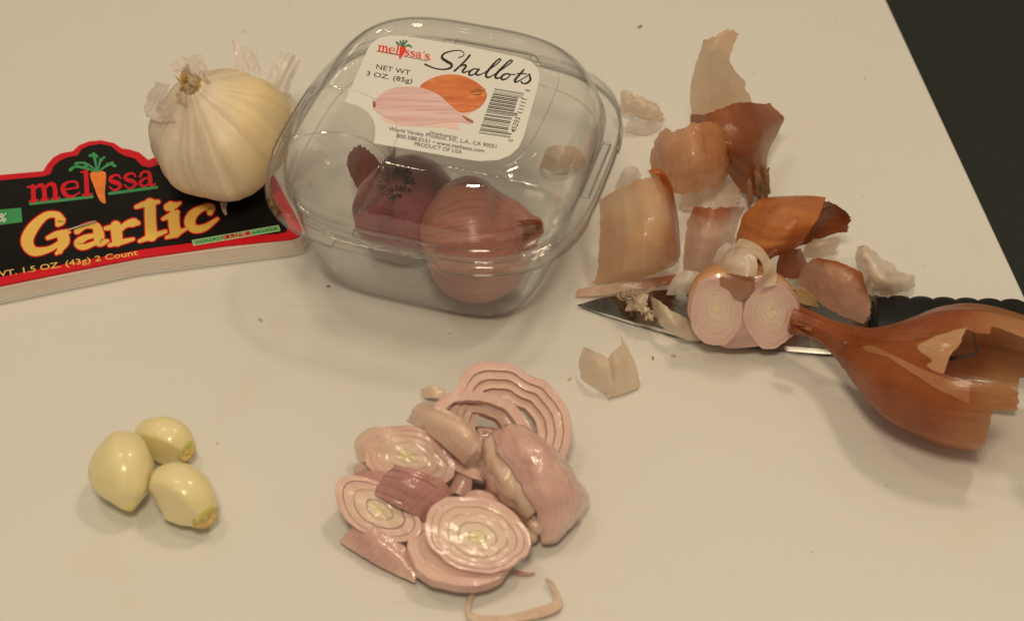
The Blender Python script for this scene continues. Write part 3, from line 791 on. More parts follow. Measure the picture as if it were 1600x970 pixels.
    strokes('printed_picture', [([f2(*p) for p in ((895, 385), (915, 378), (935, 382))], [3, 4, 2]), ([f2(*p) for p in ((920, 370), (945, 380), (955, 372))], [1.5, 3, 1.5]), ([f2(*p) for p in ((905, 392), (925, 396), (940, 390))], [1.5, 2, 1.5])], z1 + .06, m_br, lab, n=5)
    tri_fill('printed_picture', smooth_poly([f2(*p) for p in ((487, 438), (518, 396), (568, 369), (630, 362), (692, 368), (758, 394), (820, 448), (860, 480), (903, 498), (899, 516), (842, 508), (782, 511), (700, 521), (620, 518), (545, 492), (502, 466))], 5), z1 + .07, m_ph, lab)
    strokes('printed_picture', [([f2(490, 425), f2(494, 436), f2(492, 446)], [3, 5, 3])], z1 + .10, m_br, lab, n=5)
    strokes('printed_picture', [([f2(862, 484), f2(885, 500), f2(902, 508)], [2, 4, 3])], z1 + .10, m_br, lab, n=5)
make_container()

# ------------------------------------------------------------------ the two shallots in the tub
def make_inner_shallots():
    r = empty('shallot', W(640, 350, 2), 'dark purple shallot in the tub with its round root scar facing up', 'shallot')
    _c, p1 = W(634, 320, 19.5), W(620, 284, 34); p0 = _c - (p1 - _c) * .95
    C = [p0 + (p1 - p0) * t for t in (0, .05, .22, .48, .72, .9, 1)]
    loft('bulb', C, [2, 9, 15.5, 17.2, 13.6, 7.4, 4.4], [2, 9, 15.5, 17.2, 13.6, 7.4, 4.4], M_shA, r, world=True, up=(0, 1, .3), rough=.04, rscale=.05, sec=lambda t, s: 1 + .025 * math.cos(3 * t + 1) + .01 * math.cos(14 * t), ns=48, nt=72)
    V = []; F = []
    c = p1.copy(); nrm = (p1 - p0).normalized(); sx = nrm.cross(Vector((0, 0, 1))).normalized(); sy = sx.cross(nrm)
    rnd = random.Random(4)
    for k in range(150):                                                   # ring of dry rootlets
        a = rnd.uniform(0, 6.283); rr = rnd.uniform(2.6, 5.6); b = c + (sx * math.cos(a) + sy * math.sin(a)) * rr + nrm * (.75 - .05 * rr * rr)
        d = (nrm * rnd.uniform(.1, .5) + (sx * math.cos(a + rnd.uniform(-1, 1)) + sy * math.sin(a)) * rnd.uniform(-.5, 1)).normalized() * rnd.uniform(.7, 1.7)
        w = d.cross(nrm + Vector((.1, .2, 0))).normalized() * .34; i = len(V)
        V += [b - w, b + w, b + d + w * .2, b + d - w * .2]; F.append((i, i + 1, i + 2, i + 3))
    obj('root_scar', V, F, M_root, r, smooth=False, thick=.2)
    # ragged brown skin tip standing up at the left
    patch('skin_flap', [[(560, 300, 14), (580, 302, 19), (604, 296, 24)], [(546, 272, 17), (566, 270, 22), (600, 270, 27)], [(541, 252, 19), (562, 248, 25), (594, 254, 30)], [(546, 234, 21), (562, 224, 28), (584, 240, 32)]], mat_skin('ragged_purple_skin', T(122, 58, 46), T(146, 82, 58), T(80, 34, 28), transl=.35, vs_=24), r, jag=(.0, .14, .05, .05), seed=3, thick=0)
    r = empty('shallot', W(742, 440, 1), 'large pinkish brown shallot at the front of the tub', 'shallot')
    C = [(662, 384, 20), (673, 382, 20.5), (698, 380, 21), (740, 376, 21.4), (780, 370, 22.2), (810, 362, 24), (832, 356, 26), (846, 352, 27)]
    loft('bulb', C, [3.0, 10.5, 16.8, 19.6, 17.2, 11, 4.8, 2.4], [3.0, 10.5, 16.8, 19.6, 17.2, 11, 4.8, 2.4], M_shB, r, rough=.05, rscale=.06, sec=lambda t, s: 1 + .02 * math.cos(2 * t + .6) + .008 * math.cos(17 * t), ns=52, nt=80)
    patch('dry_neck', [[(806, 346, 33), (818, 352, 34), (814, 370, 31)], [(826, 343, 32), (836, 349, 33), (832, 362, 29)], [(842, 343, 31), (850, 348, 31), (845, 356, 29)]], SK_husk, r, jag=(.05, .3, .1, .1), seed=9, crease=.5)
make_inner_shallots()

# ------------------------------------------------------------------ garlic bulb lying on the card
SK_neck = mat_skin('tan_neck_skin', T(214, 172, 96, 1.1), T(196, 146, 76, 1.1), T(150, 100, 50), transl=.2, vs_=10)
def make_bulb():
    r = empty('garlic_bulb', W(345, 290, 9), 'whole white garlic bulb with papery skin lying on the black card', 'garlic bulb')
    neck = W(294, 128, 53); mid = W(343, 206, 29.5)
    ax = (neck - mid).normalized()
    C = [mid - ax * 20.5, mid - ax * 19, mid - ax * 12, mid - ax * 2, mid + ax * 9, mid + ax * 16, mid + ax * 19.5, mid + ax * 22]
    R = [3.5, 9, 19, 22.8, 19.5, 11.2, 6.0, 3.6]
    angs = [(.1, .55, 1.0), (.95, .4, .7), (1.75, .5, 1.1), (2.6, .42, .6), (3.5, .6, 1.25), (4.5, .45, .8), (5.4, .55, 1.0)]
    def sec(t, s):
        w = math.sin(math.pi * min(max(s * 1.02, 0), 1)) ** .7
        lob = max(a[2] * math.exp(-((math.atan2(math.sin(t - a[0]), math.cos(t - a[0]))) / a[1]) ** 2) for a in angs)
        fold = .035 * nz(t_c(t)[0] * 5, t_c(t)[1] * 5, s * 1.2) * sm(.3, .9, s) + .02 * nz(t_c(t)[0] * 14, t_c(t)[1] * 14, s * 1.5)
        return 1 + w * (.135 * (lob - .7) + .03 * math.cos(t * 2 + 1.2) + fold) + .12 * sm(.72, 1, s) * nz(t_c(t)[0] * 3.5, t_c(t)[1] * 3.5, 4)
    def t_c(t): return math.cos(t), math.sin(t)
    loft('bulb', C, R, R, M_bulb, r, world=True, sec=sec, ns=64, nt=150)
    # dry neck: bundle of frayed strips
    rnd = random.Random(11); top = mid + ax * 21; sx = ax.cross(Vector((0, 0, 1))).normalized(); sy = sx.cross(ax)
    for k in range(22):
        a = 2 * math.pi * k / 11 + rnd.uniform(-.3, .3); ra = rnd.uniform(.6, 3.6) * (.5 if k > 13 else 1); d = sx * math.cos(a) + sy * math.sin(a); tn = sy * math.cos(a) - sx * math.sin(a)
        h = rnd.uniform(5, 10); rows = []; lean = (sx * rnd.uniform(-.5, .2) + sy * rnd.uniform(-.3, .3)) * h
        for j in range(5):
            u = j / 4; b = top + d * (ra * (1.7 - 1.0 * u + .8 * u * u) + rnd.uniform(-.3, .3)) + ax * (h * u - 3.0) + tn * rnd.uniform(-.5, .5) + lean * u * u
            w = (2.4 - 1.5 * u); rows.append([b - tn * w, b + d * .5, b + tn * w])
        patch('neck_strip', rows, SK_neck if k % 5 == 0 else SK_garlic, r, world=True, nu=8, nv=14, jag=(0, .3, .1, .1), seed=k, crinkle=.8, cscale=.3, thick=0)
    # skin torn along the shoulder: a thin dark crack
    # papery flaps
    fl = [
     [[(276, 190, 44), (262, 162, 42), (268, 132, 44)], [(252, 192, 40), (244, 162, 38), (252, 128, 41)], [(228, 184, 36), (222, 158, 36), (240, 124, 38)]],
     [[(300, 128, 47), (318, 120, 46), (322, 108, 44)], [(280, 118, 46), (300, 104, 45), (318, 92, 44)], [(262, 104, 44), (282, 90, 44), (312, 86, 43)]],
     [[(368, 112, 42), (390, 112, 42), (410, 120, 40)], [(364, 85, 44), (384, 88, 44), (406, 100, 42)], [(361, 60, 46), (376, 66, 46), (402, 80, 44)]],
     [[(415, 140, 32), (430, 150, 30), (450, 155, 26)], [(420, 112, 33), (440, 118, 32), (458, 128, 29)], [(440, 80, 34), (458, 84, 34), (475, 96, 32)]],
     [[(420, 150, 28), (440, 170, 26), (448, 200, 22)], [(432, 146, 27), (452, 165, 24), (456, 195, 20)], [(445, 140, 26), (462, 156, 22), (462, 185, 18)]],
     [[(372, 290, 18), (390, 282, 18), (404, 270, 18)], [(378, 300, 14), (396, 290, 14), (410, 276, 15)], [(386, 296, 11), (402, 288, 11), (416, 278, 12)]],
     [[(364, 296, 13), (368, 298, 13), (374, 298, 12)], [(352, 306, 11), (356, 310, 11), (362, 310, 10.4)], [(345, 318, 10.4), (349, 322, 10.4), (354, 322, 10)], [(350, 334, 10), (352, 337, 10), (354, 338, 9.8)]],
    ]
    for k, rows in enumerate(fl): patch('skin_flap', rows, SK_paper if k < 4 else SK_garlic, r, nu=30, nv=30, jag=(.0, .12, .06, .06), seed=20 + k, crinkle=1.3, cscale=.12, crease=.8, cdir=5, thick=0)
make_bulb()

# ------------------------------------------------------------------ peeled cloves
def flat(th0, k, p=2.0):
    return lambda t, s: 1 - k * max(0, math.cos(t - th0)) ** p
def make_cloves():
    # plump one with its green tip towards the viewer
    r = empty('garlic_clove', W(195, 760, 0), 'plump peeled garlic clove with a pointed green tip', 'garlic clove', 'peeled garlic cloves')
    C = [(188, 692, 9.5), (189, 697, 9.7), (191, 713, 10), (194, 738, 9.8), (199, 766, 8.2), (202, 785, 6.4), (205, 797, 5.4)]
    loft('flesh', C, [2.2, 5.6, 8.3, 9.2, 7.0, 3.5, .8], [2.2, 5.8, 8.5, 9.4, 7.2, 3.6, .9], M_clove, r, sec=lambda t, s: 1 + .05 * math.cos(3 * t + .4) + .02 * math.cos(5 * t), ns=44, nt=56, rough=.04)
    # crescent behind: flat inner face to the left, root scar to the right
    def wedge(name, label, C, RA, RB, th0, k, scar, sn, sr, seed):
        r = empty('garlic_clove', W(*C[len(C) // 2][:2], 0), label, 'garlic clove', 'peeled garlic cloves')
        loft('flesh', C, RA, RB, M_clove2, r, sec=lambda t, s: min(1 + .03 * math.cos(3 * t), (1 - k) / max(1e-3, math.cos(t - th0)) if math.cos(t - th0) > 0 else 9, 9 if math.cos(t - th0 + 1.4) <= 0 else (1 - k * .6) / max(1e-3, math.cos(t - th0 + 1.4))), ns=44, nt=64, rough=.04, seed=seed)
        c = W(*scar); n = Vector(sn).normalized(); sx = n.cross(Vector((0, 0, 1))).normalized(); sy = sx.cross(n)
        V = []; F = []
        prof = [(sr, -.35), (sr * .93, .05), (sr * .6, -.1), (sr * .35, -.35), (sr * .3, .05), (sr * .12, .15)]
        for rr, h in prof:
            for i in range(24):
                a = 2 * math.pi * i / 24; w = 1 + .12 * nz(math.cos(a) * 1.5 + seed, math.sin(a) * 1.5)
                V.append(c + (sx * math.cos(a) * 1.1 + sy * math.sin(a) * .85) * rr * w + n * h)
        for j in range(5):
            for i in range(24): F.append((j * 24 + i, j * 24 + (i + 1) % 24, (j + 1) * 24 + (i + 1) % 24, (j + 1) * 24 + i))
        F.append(tuple(5 * 24 + i for i in range(24)))
        obj('root_scar', V, F, M_cut, r)
    wedge('c2', 'smallest peeled garlic clove, behind the other two, root scar facing right', [(216, 682, 5.6), (222, 681, 6), (240, 684, 6.6), (260, 690, 7.0), (279, 699, 6.6), (292, 706, 6.3)], [1.0, 3.9, 6.2, 7.0, 6.1, 3.7], [1.0, 4.1, 6.4, 7.0, 6.2, 3.8], math.radians(8), .36, (293, 705.5, 6.6), (.72, -.52, .42), 3.1, 3)
    wedge('c3', 'peeled garlic clove with a flat side and cut root end, nearest right', [(244, 771, 6.4), (249, 770, 6.8), (264, 769, 7.9), (285, 776, 8.6), (305, 792, 7.8), (320, 809, 6.8)], [1.4, 5.4, 8.2, 9.1, 7.6, 4.3], [1.4, 5.4, 8.3, 8.9, 7.4, 4.3], math.radians(12), .40, (321, 808.5, 7.2), (.5, -.72, .40), 3.6, 8)
def mat_clove2():
    m = M_clove.copy(); m.name = 'peeled_garlic_pale_end'
    for n in m.node_tree.nodes:
        if n.type == 'VALTORGB' and abs(n.color_ramp.elements[0].position - .90) < .001:
            n.color_ramp.elements[0].position = .985
    return m
M_clove2 = mat_clove2()
make_cloves()

# ------------------------------------------------------------------ sliced shallot
def ring(name, ce, ua, va, r0, r1, t, mat, parent, seed, z0=0.0, a0=0, a1=2 * math.pi, R=1.0, wob=.10, dish=0.0, N=80, ecc=Vector((0, 0, 0))):
    """one onion layer of a slice: a curved wall between radius r0 and r1 (fractions), height t along the slice normal"""
    n = ua.cross(va).normalized()
    if n.z < 0: n = -n
    full = abs(a1 - a0 - 2 * math.pi) < 1e-6
    e = .0006; V = []; F = []; rad = []; ed = []; ve = []
    prof = [(r0, .12), (r0 + e, 0), (r1 - e, 0), (r1, .12), (r1, .88), (r1 - e, 1)] + [(r1 - e - (r1 - r0 - 2 * e) * q, 1.0) for q in (.2, .5, .8)] + [(r0 + e, 1), (r0, .88)]
    K = len(prof); cnt = N if full else N + 1
    for i in range(cnt):
        a = a0 + (a1 - a0) * i / N
        w = 1 + wob * nz(math.cos(a) * 1.3 + seed * 3.1, math.sin(a) * 1.3, seed) + wob * .35 * nz(math.cos(a) * 4 + seed, math.sin(a) * 4, seed + 5)
        zz = .35 * nz(math.cos(a) * 1.2 + seed, math.sin(a) * 1.2, seed * 2.2)
        for rr, h in prof:
            q = rr * w
            V.append(ce + ecc * (1 - rr) + ua * (q * math.cos(a)) + va * (q * math.sin(a)) + n * (z0 + zz + t * h - dish * rr * rr + .25 * min(1, rr * 2) * nz(rr * 9, math.cos(a) * 2 + seed, math.sin(a) * 2)))
            rad.append(rr / R); ed.append((rr - r0) / (r1 - r0)); ve.append(h)
    for i in range(cnt if full else cnt - 1):
        for k in range(K):
            F.append((i * K + k, i * K + (k + 1) % K, ((i + 1) % cnt) * K + (k + 1) % K, ((i + 1) % cnt) * K + k))
    if not full: F.append(tuple(range(K - 1, -1, -1))); F.append(tuple((cnt - 1) * K + k for k in range(K)))
    return obj(name, V, F, mat, parent, attrs={'rad': rad, 'edge': ed, 'vert': ve}, sharp=38)

def shal_slice(label, c, mj, mn, t, radii, seed, mat=None, gap=0.0, arcs=None, dish=0.0, lift=.0, cy_=0.0, zs=None):
    """a cut slice: centre, end of the long half-axis and end of the short half-axis as (px, py, z)"""
    ce = W(*c); ua = W(*mj) - ce; va = W(*mn) - ce
    root = empty('shallot_slice', (ce.x, ce.y, max(0, min(c[2], mj[2], mn[2]) - 2)), label, 'shallot slice', 'sliced shallot in the pile')
    rnd = random.Random(seed)
    ecc = Vector((rnd.uniform(-1, 1), rnd.uniform(-1, 1), 0)) * 1.6
    for k in range(len(radii) - 1):
        a0, a1 = (arcs or {}).get(k, (0, 2 * math.pi))
        ring('layer', ce, ua, va, max(.001, radii[k] + (gap if k else (-1 if radii[0] < .1 else 0))), radii[k + 1], t, mat or M_slice, root, seed + .37 * k * 0, rnd.uniform(-lift, lift) + (zs[k] if zs else 0), a0, a1, dish=dish, ecc=ecc)
    return root
def flesh(label, rows, mat, thick=2.2, seed=0, parts=None, **kw):
    root = empty('shallot_slice', W(rows[len(rows) // 2][0][0], rows[len(rows) // 2][0][1], 0), label, 'shallot slice', 'sliced shallot in the pile')
    kw.setdefault('jag', (.04, .04, .02, .02)); kw.setdefault('crinkle', .25)
    patch('layer', rows, mat, root, thick=thick, seed=seed, nu=30, nv=30, **kw)
    for k, (rw, mt, th) in enumerate(parts or []): patch('layer', rw, mt, root, thick=th, seed=seed + 3 + k, nu=26, nv=26, **kw)
    return root

def make_pile():
    A = lambda d0, d1: (math.radians(d0), math.radians(d1))
    # arched slices at the back
    shal_slice('big arched shallot slice at the back right edge of the slice pile', (792, 672, 11), (889, 682, 8), (786, 573, 20), 4.0, [.50, .63, .75, .87, 1.0], 41, gap=.004, lift=.2, zs=[-3.6, -2.2, -.8, 0])
    shal_slice('arched shallot ring leaning in front of the big back slice', (752, 686, 13), (836, 694, 10), (738, 612, 20), 3.8, [.60, .78, 1.0], 43, gap=.004, lift=.1, zs=[-4.5, 0])
    # pale bar
    flesh('pale glossy bar of shallot between the oval slice and the back arch', [[(639, 657, 12), (650, 640, 17), (660, 632, 16)], [(672, 676, 18), (685, 655, 24), (697, 646, 22)], [(704, 700, 20), (722, 676, 26), (734, 670, 24)], [(728, 724, 17), (744, 704, 22), (750, 696, 20)]], M_pale, 2.6, 61)
    # oval slice, left back
    shal_slice('oval pale shallot slice at the left back of the slice pile', (642, 713, 12), (714, 736, 11), (660, 671, 17), 2.6, [.02, .22, .45, .66, .84, 1.0], 45)
    flesh('pale crescent of shallot peeking out left of the oval slice', [[(600, 670, 12), (580, 672, 10), (562, 684, 8)], [(590, 690, 11), (572, 692, 10), (558, 698, 7)], [(596, 712, 9), (580, 720, 8), (570, 722, 6)]], M_pale, 2.0, 62)
    flesh('short curved shallot wall right of the oval slice', [[(718, 715, 14), (730, 722, 13), (738, 742, 10)], [(716, 738, 10), (728, 750, 9), (736, 764, 7)], [(700, 768, 6), (715, 772, 6), (732, 778, 5)]], M_flesh, 2.2, 63)
    # folded purple petal
    flesh('folded purple shallot petal left of the pile centre', [[(584, 772, 12), (600, 744, 17), (616, 728, 19)], [(612, 786, 14), (640, 756, 19), (654, 738, 19)], [(644, 800, 12), (670, 774, 16), (688, 752, 15)], [(664, 812, 9), (688, 792, 12), (704, 772, 11)]], M_purple, 1.8, 64, crease=.5)
    # nested ring slice at far left
    shal_slice('nested oval rings of shallot at the far left of the slice pile', (592, 800, 8), (655, 842, 6), (618, 768, 11), 3.6, [.04, .3, .58, .82, 1.0], 46, mat=M_slice, gap=.014, lift=.25)
    flesh('curved purple shallot wall at the far left edge of the pile', [[(534, 782, 4), (548, 806, 4), (566, 816, 3)], [(534, 764, 8), (552, 780, 9), (572, 792, 7)], [(556, 742, 9), (576, 750, 11), (596, 760, 11)], [(590, 734, 9), (598, 738, 10), (606, 744, 11)]], M_purple, 1.8, 65)
    # glossy petal in front left
    flesh('glossy pink shallot petal lying at the front left of the pile', [[(531, 845, 1.6), (548, 826, 5), (562, 812, 7)], [(566, 866, 2), (584, 846, 7), (598, 830, 8)], [(604, 888, 1.8), (618, 868, 5.5), (630, 852, 6)], [(650, 912, 1.4), (656, 898, 2), (662, 890, 2)]], M_flesh, 1.8, 66)
    # lower slice and the big front one on it
    shal_slice('crescent of a shallot slice under the big front slice', (720, 862, 5), (798, 890, 4), (752, 806, 5.5), 3.2, [.5, .78, 1.0], 47)
    shal_slice('largest oval shallot slice with clear rings at the front of the pile', (744, 838, 11), (818, 872, 8), (778, 790, 14), 2.6, [.02, .16, .36, .56, .74, .88, 1.0], 48, gap=.006, lift=.12)
    shal_slice('small shallot ring tucked in the middle of the slice pile', (762, 796, 8), (790, 820, 6), (778, 776, 11), 3.0, [.3, .65, 1.0], 49)
    # chunk at the right: outer shell with ragged inner layers
    flesh('thick glossy shallot chunk with ragged inner layers at the pile right', [[(768, 676, 18), (782, 712, 20), (808, 748, 19), (834, 792, 14), (846, 850, 2)], [(800, 670, 20), (822, 704, 25), (846, 744, 23), (868, 792, 15), (858, 846, 3)], [(835, 684, 19), (860, 712, 22), (884, 752, 18), (898, 790, 11), (880, 836, 3)], [(862, 706, 12), (884, 722, 14), (906, 764, 9), (912, 792, 4), (905, 812, 2)]], M_flesh, 2.4, 67, crease=1.4, cdir=5, crinkle=1.1, cscale=.16,
        parts=[([[(750, 712, 11), (762, 746, 11), (788, 778, 9), (822, 816, 5)], [(754, 694, 17), (772, 730, 18), (798, 764, 16), (828, 806, 10)], [(768, 680, 18), (788, 712, 20), (814, 750, 18.6), (840, 796, 13)]], M_pale, 2.0),
               ([[(752, 744, 7), (768, 774, 6), (796, 802, 4)], [(754, 724, 13), (772, 756, 13), (800, 786, 10)], [(764, 708, 15), (784, 740, 16), (810, 772, 14)]], M_flesh, 1.8),
               ([[(772, 778, 3), (784, 796, 2.5), (800, 812, 2)], [(774, 762, 9), (788, 780, 9), (806, 798, 7)], [(780, 748, 11), (794, 768, 11), (812, 786, 9)]], M_pale, 2.0),
               ([[(814, 838, 2), (824, 820, 6), (836, 808, 8)], [(822, 842, 3), (832, 826, 8), (842, 812, 9)], [(830, 846, 1.5), (840, 834, 5), (848, 820, 7)]], M_pale, 2.0)])
    flesh('purple-brown shallot layer filling the gap under the arched slices', [[(690, 690, 6), (720, 672, 7), (770, 668, 8), (830, 690, 7)], [(700, 730, 3), (740, 735, 3), (790, 730, 3), (850, 740, 3)]], M_purple, 2.0, 58)
    # shreds
    flesh('long thin pale shallot shred at the bottom edge of the picture', [[(757, 908, .8), (752, 905, .9)], [(737, 938, 1.0), (731, 935, 1.8)], [(740, 960, 1.0), (735, 968, 1.6)], [(790, 962, 1.0), (785, 972, 1.6)], [(845, 948, 1.0), (850, 962, 1.6)], [(868, 938, 1.2), (878, 946, 2.0)], [(856, 908, 1.8), (868, 916, 2.4)], [(852, 904, 2.0), (860, 907, 2.4)]], M_pale, 1.0, 71, jag=(.0, .0, .0, .0))
    flesh('tiny reddish shallot sliver beside the front slice', [[(806, 891, .9), (806, 897, .9)], [(822, 894, 1.0), (822, 898, 1.0)], [(836, 895, .9), (836, 896, .9)]], M_purple, .7, 72, jag=(0, 0, 0, 0))
    flesh('small pale shallot scrap behind the slice pile', [[(660, 608, 1), (664, 622, 1)], [(676, 604, 4), (680, 622, 3)], [(694, 610, 3), (696, 626, 2)]], M_pale, 1.2, 73)
    flesh('little pale shallot scrap at the left edge below the oval slice', [[(552, 728, 3), (558, 738, 2)], [(566, 722, 5), (572, 734, 4)], [(582, 722, 5), (586, 732, 5)]], M_pale, 1.2, 74)
make_pile()

# ------------------------------------------------------------------ knife
def make_knife():
    r = empty('knife', W(1250, 510, 0), 'paring knife with black scalloped handle lying under the peelings', 'knife')
    mm = M('brushed_steel'); v = mm.coord()
    n = mm.noise(mm.mapping(v, (30, 900, 30)), 1, 3)
    steel = mm.done(mm.principled((.26, .245, .23, 1), mm.math('ADD', mm.math('MULTIPLY', n, .05), .12), Metallic=1.0))
    edge = [(901, 477, .9), (946, 493, .9), (1012, 513, .9), (1060, 525, .9), (1108, 535, .9), (1177, 543.5, .9), (1243, 549.5, 1.0), (1300, 553, 1.0), (1372, 553, 1.2)]
    spin = [(902, 476.6, 1.2), (945, 467, 1.5), (1005, 458.5, 1.6), (1060, 454, 1.7), (1120, 452, 1.8), (1180, 452, 1.8), (1245, 455, 1.9), (1305, 458, 1.9), (1372, 464, 2.0)]
    V = []; F = []; n_ = 60; K = 6
    for i in range(n_ + 1):
        u = i / n_; e, s = cr([W(*p) for p in edge], u), cr([W(*p) for p in spin], u)
        mid = e + (s - e) * .07
        up = Vector((0, 0, 1)); th = .75 * min(1, u * 8 + .1)
        V += [e, mid + up * th * .35, s + up * th, s + up * 0, s - up * th * .6, mid - up * th * .5]
    for i in range(n_):
        for k in range(K): F.append((i * K + k, i * K + (k + 1) % K, (i + 1) * K + (k + 1) % K, (i + 1) * K + k))
    F.append(tuple(range(K))); F.append(tuple(n_ * K + k for k in range(K - 1, -1, -1)))
    hone = plain('honed_edge_steel', (.50, .49, .47, 1), .3, Metallic=1.0)
    mi = [1 if (q < n_ * K and q % K == 0) else 0 for q in range(len(F))]
    o = obj('blade', V, F, steel, r, mats=[hone], mi=mi, sharp=25)
    # handle: rounded bar with finger scallops along the back
    hm = plain('black_handle_plastic', (.010, .010, .010, 1), .42, 200, .3, .15, 900, **{'Specular IOR Level': .2})
    a0, a1 = W(1362, 470, 8), W(1690, 480, 8); b0 = W(1362, 545, 8); b1 = W(1690, 552, 8)
    ax = (a1 - a0).normalized(); L = (a1 - a0).length; V = []; F = []; n_ = 260; nt = 28
    for i in range(n_ + 1):
        u = i / n_; top = a0 + (a1 - a0) * u; bot = b0 + (b1 - b0) * u
        x = u * L; sc = 1.5 * abs(math.sin(math.pi * (x - 4.5) / 6.9)) ** .55 - .9 if x > 4 else -.2
        dd = (top - bot).normalized(); top = top + dd * (sc + .3); end = min(1, (u * 22) ** .5 + .35, ((1 - u) * 22) ** .5 + .2)
        c = (top + bot) / 2; hw = (top - bot).length / 2
        for k in range(nt):
            t = 2 * math.pi * k / nt; cc_, ss = math.cos(t), math.sin(t)
            p = lambda q: math.copysign(abs(q) ** .7, q)
            V.append(Vector((c.x, c.y, 0)) + dd * (p(cc_) * hw) + Vector((0, 0, 7.0 + 6.3 * p(ss) * end)))
    for i in range(n_):
        for k in range(nt): F.append((i * nt + k, i * nt + (k + 1) % nt, (i + 1) * nt + (k + 1) % nt, (i + 1) * nt + k))
    F.append(tuple(range(nt - 1, -1, -1))); F.append(tuple(n_ * nt + k for k in range(nt)))
    obj('handle', V, F, hm, r)
make_knife()

# ------------------------------------------------------------------ halved shallot
def make_half():
    r = empty('halved_shallot', W(1165, 535, 4), 'halved shallot showing two ringed lobes, cut face to the viewer', 'halved shallot')
    f = lambda x, y: cc(x, y, 1060, 360, 4.848)
    # the cut face is a slanted plane: low at the front edge, high at the back
    def zf(py): return 6.0 + (542 - py) * .215
    def PF(px, py, d=0.0):
        return W(px, py, zf(py)) + NF * d
    a, b, c = (W(px, py, zf(py)) for px, py in ((1100, 520), (1220, 520), (1160, 440)))
    NF = (b - a).cross(c - a).normalized()
    out = [f(*p) for p in ((80, 560), (88, 500), (110, 455), (150, 402), (230, 352), (330, 330), (440, 352), (500, 378), (580, 352), (660, 345), (740, 372), (830, 425), (895, 515), (922, 600), (938, 680), (890, 765), (805, 838), (700, 865), (600, 880), (480, 892), (380, 893), (290, 868), (200, 818), (135, 762), (92, 680), (76, 620))]
    P = smooth_poly(out, 5); n = len(P)
    cen = (1162, 487)
    V = []; F = []
    steps = [(1.0, -.2), (1.02, -1.2), (1.01, -3), (.96, -6.5), (.84, -10.5), (.62, -14), (.34, -16), (.1, -16.6)]
    for g, d in steps:
        for px, py in P:
            w = PF(cen[0] + (px - cen[0]) * g, cen[1] + (py - cen[1]) * g, d); w.z = max(w.z, 3.2); V.append(w)
    for j in range(len(steps) - 1):
        for i in range(n): F.append((j * n + i, j * n + (i + 1) % n, (j + 1) * n + (i + 1) % n, (j + 1) * n + i))
    F.append(tuple((len(steps) - 1) * n + i for i in range(n)))
    F.append(tuple(range(n - 1, -1, -1)))
    uv = [((i % n) / n * 1.0, i // n / 8) for i in range(len(V))]
    obj('outer_skin', V, F, mat_skin('halved_shallot_skin', T(182, 118, 66, 1.05), T(196, 138, 84, 1.05), T(156, 86, 42), transl=.1, vs_=60), r, uv=uv, mats=[M_flesh], mi=[0] * (len(F) - 1) + [1])
    m = mat_slice('halved_shallot_layers', .3)
    for (lc, core, rx, ry, seed, radii) in ((f(288, 605), f(288, 560), 41, 55, 5, [.03, .2, .4, .56, .72, .86, 1.0]), (f(705, 640), f(700, 600), 44.5, 49, 8, [.03, .22, .40, .56, .72, .86, 1.0])):
        ce = PF(*lc); ua = PF(lc[0] + rx, lc[1]) - ce; va = PF(lc[0], lc[1] - ry) - ce; ec = PF(*core) - ce
        for k in range(len(radii) - 1):
            ring('layer', ce, ua, va, max(.001, radii[k] - (0 if k else 1)), radii[k + 1], 1.0, m, r, seed, -.3, wob=.12, N=64, ecc=ec)
    # dry brown remnant in the notch between the lobes
    q = lambda x, y, d: tuple(PF(*f(x, y), d))
    patch('skin_remnant', [[q(300, 330, .8), q(440, 345, 1.6), q(590, 350, 1.2)], [q(310, 400, 1.0), q(440, 410, 2.0), q(570, 420, 1.4)], [q(370, 430, .9), q(450, 480, 1.6), q(545, 480, 1.2)], [q(400, 480, .9), q(455, 525, 1.2), q(540, 495, 1.0)]], mat_skin('brown_remnant', T(172, 112, 72), T(188, 132, 88), T(130, 72, 40), gloss=.2, transl=.3, coat=.7), r, world=True, seed=77, jag=(.05, .2, .1, .1))
make_half()

